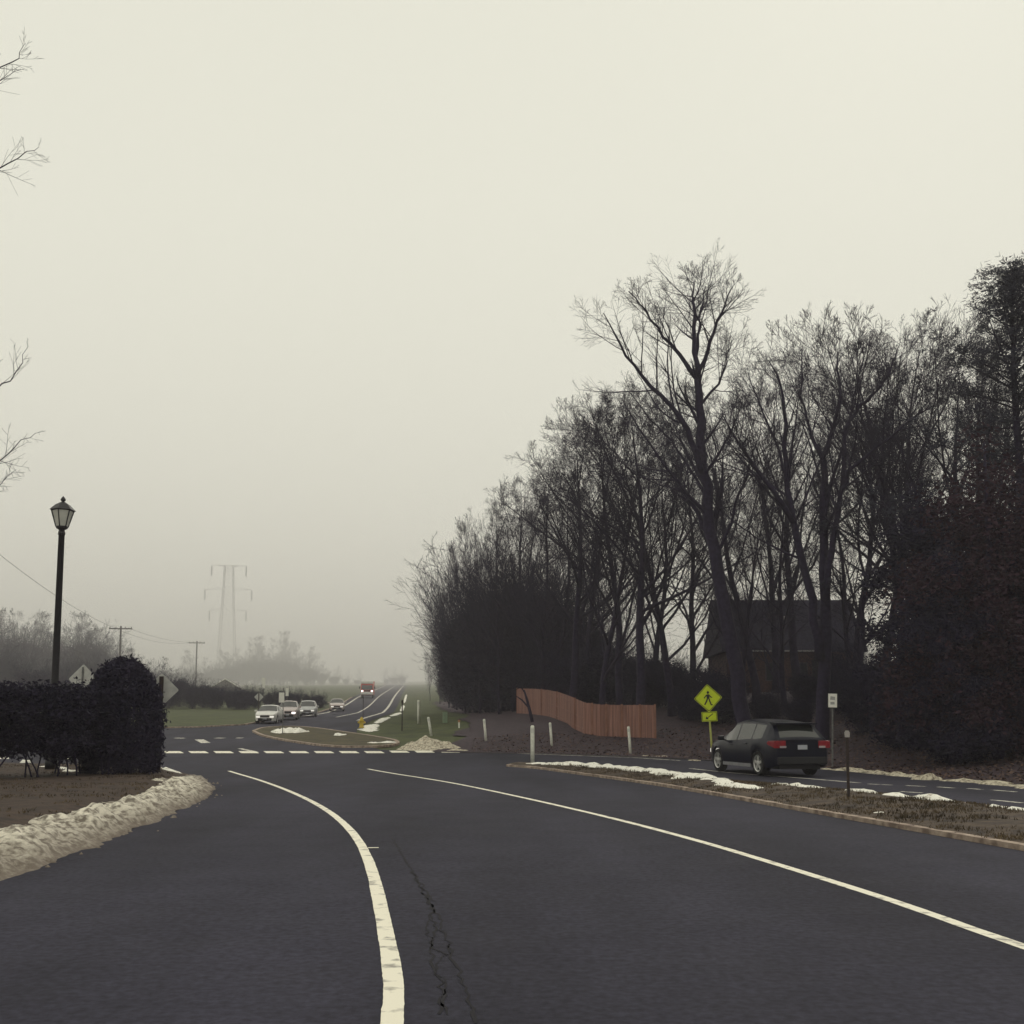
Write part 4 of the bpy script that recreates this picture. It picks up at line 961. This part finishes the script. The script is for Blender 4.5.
# house
hy = 78; xl, xr = PW(722, 650, hy).x, PW(868, 650, hy).x; xc = (xl + xr) / 2; z0 = H(xc, hy) - .1
ez, rz_ = PW(790, 650, hy).z - z0, PW(790, 600, hy + 4).z - z0; hw = (xr - xl) / 2
o = thing('brick_house', 'dark roofed brick house half hidden behind the bare trees', 'house', (xc, hy, z0))
b = MB(); b.box((0, 4, (ez - .05) / 2 - .3), (hw * 2 - .8, 7.4, ez + .55)); b.build('wall', M_brick, o)
b = MB(); b.add([(-hw, 0, ez), (hw, 0, ez), (hw, 8, ez), (-hw, 8, ez), (-hw, 4, rz_), (hw, 4, rz_), (-hw, 0, ez - .12), (hw, 0, ez - .12), (hw, 8, ez - .12), (-hw, 8, ez - .12)],
               [(0, 1, 5, 4), (2, 3, 4, 5), (0, 4, 3), (1, 2, 5), (0, 6, 7, 1), (1, 7, 8, 2), (2, 8, 9, 3), (3, 9, 6, 0), (6, 9, 8, 7)]); rf = fixnormals(b.build('roof', M_roof, o))
b = MB(); b.tube([(.25 * hw * 0 - .1, 2.3, ez + (rz_ - ez) * .55), (-.1, 2.3, ez + (rz_ - ez) * .55 + .45)], .07, 6); b.build('vent_pipe', M_gut, rf)
b = MB(); b.box((-hw * .12, -.07, ez - .07), (hw * 1.15, .12, .10)); b.build('gutter', M_gut, o)
b = MB(); b.box((-hw * .58, .22, ez / 2 - .1), (.09, .09, ez - .1)); b.build('downpipe', M_trim, o)
for fx in (-.30, .08, .55):
    b = MB(); ringprism(b, [(hw * fx - .55, ez - 2.3), (hw * fx + .55, ez - 2.3), (hw * fx + .55, ez - .9), (hw * fx - .55, ez - .9)], [(hw * fx - .47, ez - 2.22), (hw * fx + .47, ez - 2.22), (hw * fx + .47, ez - .98), (hw * fx - .47, ez - .98)], .24, .32); w_ = fixnormals(b.build('window', mat('window_frame', (.045, .035, .04), rough=.8), o))
    b = MB(); b.box((hw * fx, .285, ez - 1.6), (.96, .02, 1.26)); b.build('pane', mat('dull_pane', (.012, .012, .018), rough=.45, spec=.2), w_)
b = MB(); b.box((hw * .33, .27, ez - 1.75), (.95, .06, 2.1)); b.build('door', M_trim, o)

# pylon
def pylon():
    Y = 800; a = PW(226, 680, Y); z0 = H(a.x, Y) - .3; px = Y / F
    zz = lambda py: PW(226, py, Y).z - z0
    o = thing('power_pylon', 'faint steel lattice pylon with six hanging insulators in the fog', 'pylon', (a.x, Y, z0), .12)
    b = MB(); hts = [(0, 10.5), (zz(660), 8.6), (zz(630), 7.2), (zz(600), 5.6), (zz(585), 5.0), (zz(566), 4.4)]
    hts = [(z, w * px * .95) for z, w in hts]
    W = lambda z: interp([(p[0], p[1]) for p in hts], z)
    for sx in (-1, 1):
        for sy in (-1, 1): b.tube([(sx * w, sy * w, z) for z, w in hts], .30, 4)
    zs = [0]
    while zs[-1] < hts[-1][0] - 1: zs.append(min(hts[-1][0], zs[-1] + 1.7 * max(1.6, W(zs[-1]))))
    for za, zb in zip(zs, zs[1:]):
        wa, wb = W(za), W(zb)
        for (ax, ay), (bx, by) in (((-1, -1), (1, -1)), ((1, -1), (1, 1)), ((1, 1), (-1, 1)), ((-1, 1), (-1, -1))):
            b.tube([(ax * wa, ay * wa, za), (bx * wb, by * wb, zb)], .10, 3); b.tube([(bx * wa, by * wa, za), (ax * wb, ay * wb, zb)], .10, 3); b.tube([(ax * wb, ay * wb, zb), (bx * wb, by * wb, zb)], .09, 3)
    b.build('lattice_tower', M_lat, o)
    for py, hp in ((566, 17), (590, 23), (611, 18)):
        z = zz(py); w = W(z)
        for s in (-1, 1):
            b = MB(); tip = (s * hp * px, 0, z + .3)
            for sy in (-1, 1): b.tube([(s * w, sy * w, z + .2), tip], .09, 3); b.tube([(s * w, sy * w, min(hts[-1][0], z + 2.2)), tip], .07, 3)
            arm = b.build('cross_arm', M_lat, o)
            b = MB(); b.lathe([(.1, z - 8), (.55, z - 7.6), (.55, z - .5), (.1, z + .25)], 8, Matrix.Translation((s * hp * px, 0, 0))); b.build('insulator', mat('insulator', (.03, .03, .03), rough=.5), arm)
    b = MB(); b.tube([(-8 * px, 0, hts[-1][0] + .2), (8 * px, 0, hts[-1][0] + .2)], .12, 4); b.build('top_bar', M_lat, o)
    return o
pylon()
# utility poles and wires
def upole(px, ytop, arm, Y, label):
    a = PW(px, ytop, Y); z0 = H(a.x, Y); o = thing('utility_pole', label, 'utility pole', (a.x, Y, z0), .1, 'utility poles in the fog'); hh = a.z - z0
    b = MB(); b.tube([(0, 0, -.2), (0, 0, hh)], [.2, .15], 8); b.build('pole', M_wood, o)
    b = MB(); b.box((0, -.2, hh - .5), (arm, .16, .2)); ca = b.build('cross_arm', M_wood, o)
    for s in (-.46, -.2, .2, .46):
        b = MB(); b.lathe([(.05, hh - .4), (.08, hh - .3), (.08, hh - .2), (.03, hh - .12)], 8, Matrix.Translation((s * arm, -.2, 0))); b.build('insulator', M_galv, ca)
    return Vector((a.x, Y, a.z - .3))
t1 = upole(121, 626, 4.0, 185, 'nearer utility pole with a cross arm above the domed shrub')
t2 = upole(197, 641, 3.9, 260, 'farther utility pole with a cross arm left of the pylon')
def wire(name, a, b_, sag, label):
    o = MB(); a, b_ = Vector(a), Vector(b_); o.tube([a.lerp(b_, t / 16) - Vector((0, 0, sag * 4 * (t / 16) * (1 - t / 16))) for t in range(17)], .025, 4)
    return tag(o.build(name, M_black), label, 'cable', 'overhead cables')
wire('overhead_cable', t1 + Vector((1.2, 0, 0)), t2 + Vector((1.2, 0, 0)), .9, 'upper thin overhead cable slung between the two utility poles')
wire('overhead_cable', t1 + Vector((-1.2, 0, 0)), t2 + Vector((-1.2, 0, 0)), 1.3, 'lower thin overhead cable slung between the two utility poles')
wire('overhead_cable', t1 + Vector((-1.2, 0, 0)), PW(-60, 505, 95), 1.2, 'thin overhead cable running left behind the street lamp')

# ------------------------------------------------------------------ vehicles
def frange(a, b, n): return [a + (b - a) * i / n for i in range(n + 1)]
def make_car(name, label, S, paint, group=None, lit=()):
    """x forward, rear at 0; S holds the profile tables"""
    root = thing(name, label, 'car', (0, 0, 0), 0, group); Ln, W = S['len'], S['w'] / 2
    wr = S['wr']; axles = S['axles']; sill = S['sill']
    def bottom(x):
        z = interp(S['under'], x)
        for ax in axles:
            q = (wr + .05) ** 2 - (x - ax) ** 2
            if q > 0: z = max(z, wr + math.sqrt(q) * .98)
        return z
    xs = set(frange(0, Ln, 40)) | {S['rw'][0], S['rw'][1], S['ws'][0], S['ws'][1]} | {x for p in S['pillars'] for x in p} | set(S['swin'])
    for ax in axles: xs |= {ax + s * (wr + .05) * k for s in (-1, 1) for k in (0, .25, .5, .7, .85, .95, .995, 1.03)}
    xs |= {.02, .06, .12, Ln - .02, Ln - .06, Ln - .14}
    xs = sorted(x for x in xs if 0 <= x <= Ln); clean = [xs[0]]
    for x in xs[1:]:
        if x - clean[-1] > .008: clean.append(x)
    xs = clean
    def section(x):
        w = W * interp(S['wid'], x); bt = interp(S['belt'], x); tp = interp(S['top'], x); bz = bottom(x)
        cab = max(0, min(1, (tp - bt) / .35)); rw = w * (.93 - .21 * cab); 
        z1 = max(.44, bz + .02); z2 = max(.70, bz + .05); ed = bt + max(.015, (tp - bt) * .90)
        return [(w * .93, bz), (w * .985, z1), (w, z2), (w * .965, bt - .03), (w * .95, bt), (w * .95 + (rw - w * .95) * .88, bt + (ed - bt) * .88), (rw, ed), (rw * .82, tp - .02 * cab), (rw * .4, tp + .012), (0, tp + .02)]
    secs = [section(x) for x in xs]; K = len(secs[0])
    grid = {}; V = []
    for i, x in enumerate(xs):
        for s in (1, -1):
            for k, (y, z) in enumerate(secs[i]):
                if k == K - 1 and s == -1: grid[i, k, s] = grid[i, k, 1]; continue
                grid[i, k, s] = len(V); V.append((x, y * s, z))
    parts = {'body': [], 'side_window': [], 'windscreen': [], 'rear_window': []}
    for i in range(len(xs) - 1):
        xm = (xs[i] + xs[i + 1]) / 2
        for k in range(K - 1):
            for s in (1, -1):
                f = [grid[i, k, s], grid[i + 1, k, s], grid[i + 1, k + 1, s], grid[i, k + 1, s]]
                if s == -1: f.reverse()
                tgt = 'body'
                if k == 4 and S['swin'][0] < xm < S['swin'][1] and not any(a < xm < c for a, c in S['pillars']): tgt = 'side_window' + ('_l' if s == 1 else '_r')
                elif k >= 7 and S['rw'][0] < xm < S['rw'][1]: tgt = 'rear_window'
                elif k >= 6 and S['ws'][0] < xm < S['ws'][1]: tgt = 'windscreen'
                parts.setdefault(tgt, []).append(tuple(f))
    for i in (0, len(xs) - 1):
        for k in range(K - 1):
            a = (grid[i, k, 1], grid[i, k + 1, 1], grid[i, k + 1, -1], grid[i, k, -1])
            a = tuple(dict.fromkeys(a)); parts['body'].append(a if i == 0 else a[::-1])
    def sub(nm, faces, m, inset=0):
        used = sorted({v for f in faces for v in f}); mp = {v: j for j, v in enumerate(used)}
        b = MB(); b.add([V[v] for v in used], [tuple(mp[v] for v in f) for f in faces]); o = b.build(nm, m, root, True); fixnormals(o)
        md = o.modifiers.new('edge', 'EDGE_SPLIT'); md.split_angle = R(38); return o
    for nm, fs in parts.items():
        if fs: sub(nm.replace('_l', '').replace('_r', '') if nm.startswith('side') else nm, fs, paint if nm == 'body' else M_glass)
    b = MB(); b.box((Ln / 2, 0, .40), (Ln * .93, W * 1.38, .36)); b.build('underbody', M_trim, root)
    # lower cladding
    for s in (1, -1):
        b = MB(); b.box(((axles[0] + axles[1]) / 2, s * W * .945, sill + .05), (axles[1] - axles[0] - 2 * wr - .12, .05, .10)); b.build('rocker_trim', S.get('rocker', M_trim), root)
    b = MB(); b.box((-.005, 0, .47), (.09, W * 1.66, .22)); bevel(b.build('rear_bumper', M_trim if S.get('clad') else paint, root), .03)
    b = MB(); b.box((Ln + .0, 0, .36), (.10, W * 1.2, .20)); bevel(b.build('front_bumper', M_trim, root), .03)
    b = MB(); b.box((Ln + .0, 0, .62), (.06, W * .8, .14)); bevel(b.build('grille', M_trim, root), .02)
    # wheels
    wm = MB(); wm.lathe([(wr * .62, -.10), (wr * .93, -.105), (wr, -.07), (wr, .07), (wr * .93, .105), (wr * .62, .10), (wr * .6, 0), (wr * .62, -.10)], 28, Matrix.Rotation(R(90), 4, 'X'), False); wm.lathe([(.01, -.01), (wr * .62, -.01), (wr * .62, .01), (.01, .01)], 28, Matrix.Rotation(R(90), 4, 'X')); wmesh = wm.mesh('wheel', False); 
    rb = MB(); rb.lathe([(wr * .60, .0), (wr * .68, .02), (wr * .68, .11), (wr * .60, .095), (wr * .57, .03)], 28, Matrix.Rotation(R(-90), 4, 'X'), False)
    for k in range(5):
        rot = Matrix.Rotation(2 * math.pi * k / 5, 4, 'Y'); b2 = [(-.045, .045, .03), (.045, .045, .03), (.035, .075, wr * .62), (-.035, .075, wr * .62), (-.045, .09, .03), (.045, .09, .03), (.035, .092, wr * .62), (-.035, .092, wr * .62)]
        rb.add([rot @ Vector(v) for v in b2], [(0, 1, 2, 3), (7, 6, 5, 4), (0, 4, 5, 1), (1, 5, 6, 2), (2, 6, 7, 3), (3, 7, 4, 0)])
    rb.lathe([(.07, .05), (.07, .095), (.04, .1)], 12, Matrix.Rotation(R(-90), 4, 'X'))
    rmesh = rb.mesh('rim')
    for ax in axles:
        for s in (1, -1):
            w_ = link('wheel', wmesh, M_tyre, root); w_.location = (ax, s * (W * .965 - .115), wr); w_.rotation_euler = (0, 0, 0 if s == 1 else math.pi); link('rim', rmesh, M_rim, w_)
    for s in (1, -1):
        bt = interp(S['belt'], 0); tz = bt - .10; wtail = W * interp(S['wid'], .04)
        b = MB(); b.prism([(-.03, tz - .13), (.40, tz - .04), (.46, tz + .02), (.36, tz + .08), (-.03, tz + .09)], s * (wtail * .62), s * (W * interp(S['wid'], .2) * 1.004)); bevel(fixnormals(b.build('taillight', M_tail, root)), .015)
        if S.get('clad'):
            b = MB(); b.box((-.045, s * wtail * .74, tz - .09), (.012, wtail * .24, .055)); b.build('reverse_lens', mat('reverse_lens', (.32, .28, .29), rough=.2), root)
        xf = Ln - .02; wf = W * interp(S['wid'], Ln - .1); hz = interp(S['top'], Ln - .12) - .13
        b = MB(); b.prism([(xf - .38, hz + .04), (xf - .3, hz - .06), (xf + .035, hz - .10), (xf + .035, hz + .03)], s * (wf * .56), s * (wf * 1.01)); bevel(fixnormals(b.build('headlight', M_headon if s in lit else M_head, root)), .015)
        mx = S['ws'][1] - .38; my = W * .97; mz = interp(S['belt'], mx) + .08
        b = MB(); b.box((mx, s * (my + .13), mz), (.10, .20, .14)); b.box((mx + .02, s * (my + .0), mz - .05), (.06, .10, .05)); bevel(b.build('wing_mirror', paint, root), .025)
        for hx in S['handles']:
            b = MB(); b.box((hx, s * (W * interp(S['wid'], hx) * .985), interp(S['belt'], hx) - .13), (.2, .045, .03)); bevel(b.build('door_handle', paint, root), .008)
    b = MB(); b.box((-.035, 0, S['plate']), (.012, .30, .13)); b.build('number_plate', M_plate, root)
    b = MB(); b.box((Ln + .055, 0, .44), (.012, .32, .12)); b.build('number_plate', M_plate, root)
    if S.get('spoiler'):
        x0 = S['rw'][1]; tz = interp(S['top'], x0); rw = W * .70
        b = MB(); b.add([(x0 - .22, -rw, tz - .02), (x0 - .22, rw, tz - .02), (x0 + .15, rw, tz + .0), (x0 + .15, -rw, tz + .0), (x0 - .22, -rw, tz + .02), (x0 - .22, rw, tz + .02), (x0 + .15, rw, tz + .035), (x0 + .15, -rw, tz + .035)],
                        [(0, 1, 2, 3), (7, 6, 5, 4), (0, 4, 5, 1), (1, 5, 6, 2), (2, 6, 7, 3), (3, 7, 4, 0)]); fixnormals(b.build('roof_spoiler', paint, root))
    return root
SUV = dict(len=4.80, w=1.90, wr=.365, axles=(1.02, 3.80), sill=.24, under=[(0, .34), (.3, .26), (1, .24), (4.2, .24), (4.8, .30)],
           wid=[(0, .84), (.04, .89), (.12, .93), (.35, .965), (.9, 1), (3.6, 1), (4.2, .95), (4.55, .84), (4.72, .72), (4.8, .62)],
           belt=[(0, 1.06), (.4, 1.12), (1.2, 1.09), (3.3, 1.0), (3.9, .96), (4.5, .86), (4.8, .68)],
           top=[(0, 1.02), (.03, 1.08), (.09, 1.13), (.50, 1.54), (.8, 1.60), (1.6, 1.66), (2.3, 1.67), (2.75, 1.61), (3.62, 1.06), (4.0, 1.01), (4.5, .91), (4.72, .80), (4.8, .66)],
           rw=(.10, .50), ws=(2.78, 3.60), swin=(.75, 3.25), pillars=[(1.34, 1.42), (2.32, 2.42)], handles=(1.75, 2.72), plate=.86, spoiler=True, clad=True, rocker=mat('chrome_strip', (.30, .30, .32), rough=.3, metal=.6))
SEDAN = dict(len=4.65, w=1.80, wr=.325, axles=(.98, 3.70), sill=.2, under=[(0, .32), (.3, .22), (4.2, .2), (4.65, .26)],
             wid=[(0, .80), (.05, .88), (.3, .96), (.9, 1), (3.5, 1), (4.1, .95), (4.45, .84), (4.58, .74), (4.65, .66)],
             belt=[(0, .90), (.5, .98), (1.2, .97), (3.2, .93), (3.8, .88), (4.4, .76), (4.65, .60)],
             top=[(0, .90), (.05, .98), (.62, 1.03), (1.25, 1.36), (1.7, 1.44), (2.3, 1.46), (2.6, 1.42), (3.42, .98), (3.9, .92), (4.4, .80), (4.58, .70), (4.65, .58)],
             rw=(.66, 1.22), ws=(2.62, 3.40), swin=(1.1, 3.1), pillars=[(2.02, 2.12)], handles=(1.5, 2.5), plate=.78)
def park(o, x, y, head, s=1):              # head: direction of travel as a vector, (x, y) under the middle of the car
    a = math.atan2(head[1], head[0]); Ln = 4.75 * s
    dx, dy = math.cos(a), math.sin(a); p0 = (x - dx * Ln / 2, y - dy * Ln / 2); p1 = (x + dx * Ln / 2, y + dy * Ln / 2)
    z0, z1 = H(*p0), H(*p1); o.location = (p0[0], p0[1], z0 + .005); o.rotation_euler = (0, -math.atan2(z1 - z0, Ln), a); o.scale = (s, s, s)
suv = make_car('suv_car', 'dark navy crossover car driving away along the far carriageway', SUV, M_navy)
hd_ = Vector((-.66, 2.70)).normalized(); rl = Vector((7.62, 32.7)); nrm = Vector((hd_.y, -hd_.x))
ctr = rl + hd_ * (4.75 / 2 - 1.02) + nrm * .87
park(suv, ctr.x, ctr.y, hd_, 1.035)
ON = 'oncoming cars at the junction'
car1 = make_car('sedan_car', 'white sedan leading the oncoming cars at the turf island', SEDAN, M_white, ON)
def at(px, py): p = G(px, py); return p.x, p.y
park(car1, *at(269.5, 723), (.06, -1), .98)
car2 = make_car('sedan_car', 'pinkish silver car with one headlight glaring behind the white sedan', {**SEDAN}, M_maroon, ON, lit=(1,))
park(car2, *at(289, 719.5), (.14, -1), 1.0); car2.scale = (1, .97, 1.12)
car3 = make_car('hatchback_car', 'silver grey car third in the oncoming queue', {**SUV, 'spoiler': False}, M_silver, ON)
park(car3, *at(308, 716.5), (.15, -1), .92)
car4 = make_car('sedan_car', 'dull silver car alone on the hill road below the red truck', SEDAN, M_maroon, ON)
park(car4, *at(337, 711), (.16, -1), 1.0)
# red truck
def truck():
    o = thing('red_truck', 'red truck with a white roof bar coming down the hill road', 'truck', (0, 0, 0), 0, ON)
    w, h = 1.2, 3.1
    b = MB(); b.prism([(0, .6), (6.2, .6), (6.45, 1.0), (6.45, 1.7), (6.1, 2.55), (5.9, 2.75), (4.2, 2.8), (4.2, h), (0, h)], -w, w); bevel(fixnormals(b.build('body', M_redp, o)), .06)
    b = MB(); b.add([(6.46, -w * .88, 1.62), (6.46, w * .88, 1.62), (6.14, w * .84, 2.48), (6.14, -w * .84, 2.48)], [(0, 1, 2, 3)]); b.add([(6.50, -w * .88, 1.62), (6.50, w * .88, 1.62), (6.18, w * .84, 2.48), (6.18, -w * .84, 2.48)], [(0, 1, 2, 3)]); b.build('windscreen', M_glass, o)
    b = MB(); b.box((5.85, 0, 2.98), (.5, 2.3, .46)); bevel(b.build('roof_bar', M_white, o), .05)
    b = MB(); b.box((6.5, 0, .95), (.22, 2.36, .5)); bevel(b.build('front_bumper', M_white, o), .05)
    b = MB(); b.box((6.49, 0, 1.38), (.06, 1.2, .22)); b.build('grille', M_trim, o)
    for s in (1, -1):
        b = MB(); b.box((6.5, s * .92, 1.36), (.1, .36, .26)); bevel(b.build('headlight', M_headon, o), .03)
        b = MB(); b.box((5.5, s * 1.21, 2.05), (.9, .02, .7)); b.build('side_window', M_glass, o)
        b = MB(); b.box((6.0, s * 1.42, 2.0), (.12, .22, .45)); bevel(b.build('wing_mirror', M_trim, o), .03)
        for ax in (1.3, 5.1):
            b = MB(); b.lathe([(.3, -.15), (.5, -.15), (.5, .15), (.3, .15)], 20, Matrix.Translation((ax, s * 1.02, .5)) @ Matrix.Rotation(R(90), 4, 'X')); w_ = b.build('wheel', M_tyre, o)
            b = MB(); b.lathe([(.28, 0), (.3, .17), (.1, .12)], 16, Matrix.Translation((ax, s * 1.02, .5)) @ Matrix.Rotation(R(-90 * s), 4, 'X')); b.build('rim', M_rim, w_)
    b = MB(); b.box((3, 0, .6), (5.6, 1.6, .3)); b.build('chassis', M_trim, o); return o
tr = truck(); x, y = at(368, 697.5); park(tr, x, y, (.09, -1), .88)

# ------------------------------------------------------------------ haze, sky, light
b = MB(); b.box((0, 640, 60), (1420, 1440, 128)); hz = b.build('haze', None)
m = bpy.data.materials.new('haze_air'); m.use_nodes = True; nt = m.node_tree
for n in list(nt.nodes):
    if n.type == 'BSDF_PRINCIPLED': nt.nodes.remove(n)
pv = nt.nodes.new('ShaderNodeVolumePrincipled'); pv.inputs['Color'].default_value = (.93, .89, .96, 1); pv.inputs['Density'].default_value = .0007; pv.inputs['Anisotropy'].default_value = .2
nt.links.new(pv.outputs['Volume'], nt.nodes['Material Output'].inputs['Volume'])
hz.data.materials.append(m); tag(hz, 'pale fog over the road and hill', 'fog', kind='stuff')
b = MB(); b.box((0, 735, 36), (1380, 1190, 76)); fb = b.build('fog_bank', None)
m2 = m.copy(); m2.name = 'fog_bank_air'
for n in m2.node_tree.nodes:
    if n.type == 'PRINCIPLED_VOLUME': n.inputs['Density'].default_value = .0020; n.inputs['Color'].default_value = (.985, .97, .95, 1)
fb.data.materials.append(m2); tag(fb, 'thicker fog bank lying over the far hill', 'fog', kind='stuff')
SUN_EL, SUN_AZ = R(42), R(25)
w = bpy.data.worlds.new('World'); scene.world = w; w.use_nodes = True; N = w.node_tree.nodes; L = w.node_tree.links
sky = N.new('ShaderNodeTexSky'); sky.sky_type = 'NISHITA'; sky.sun_disc = False; sky.sun_elevation = SUN_EL; sky.sun_rotation = SUN_AZ; sky.air_density = 1.5; sky.dust_density = 1.5
hs = N.new('ShaderNodeHueSaturation'); hs.inputs['Saturation'].default_value = .25
mx = N.new('ShaderNodeMix'); mx.data_type = 'RGBA'; mx.inputs[0].default_value = .965; mx.inputs[7].default_value = (8.3, 8.2, 6.95, 1)   # overcast cloud deck over the clear sky
L.new(sky.outputs[0], hs.inputs['Color']); L.new(hs.outputs[0], mx.inputs[6])
bg = N['Background']; bg.inputs['Strength'].default_value = .1; L.new(mx.outputs[2], bg.inputs['Color'])
sl = bpy.data.lights.new('sun', 'SUN'); sl.energy = .9; sl.angle = R(14); sl.color = (1, .95, .86)
so = bpy.data.objects.new('sun', sl); COL.objects.link(so)
sv = Vector((math.sin(SUN_AZ) * math.cos(SUN_EL), math.cos(SUN_AZ) * math.cos(SUN_EL), math.sin(SUN_EL))); so.rotation_euler = sv.to_track_quat('Z', 'Y').to_euler(); so.location = (10, 20, 60)
vs = scene.view_settings; vs.view_transform = 'Standard'; vs.look = 'None'; vs.exposure = 0; vs.gamma = 1
scene.cycles.use_denoising = True
scene.cycles.volume_bounces = 1; scene.cycles.max_bounces = 6; scene.cycles.transparent_max_bounces = 8
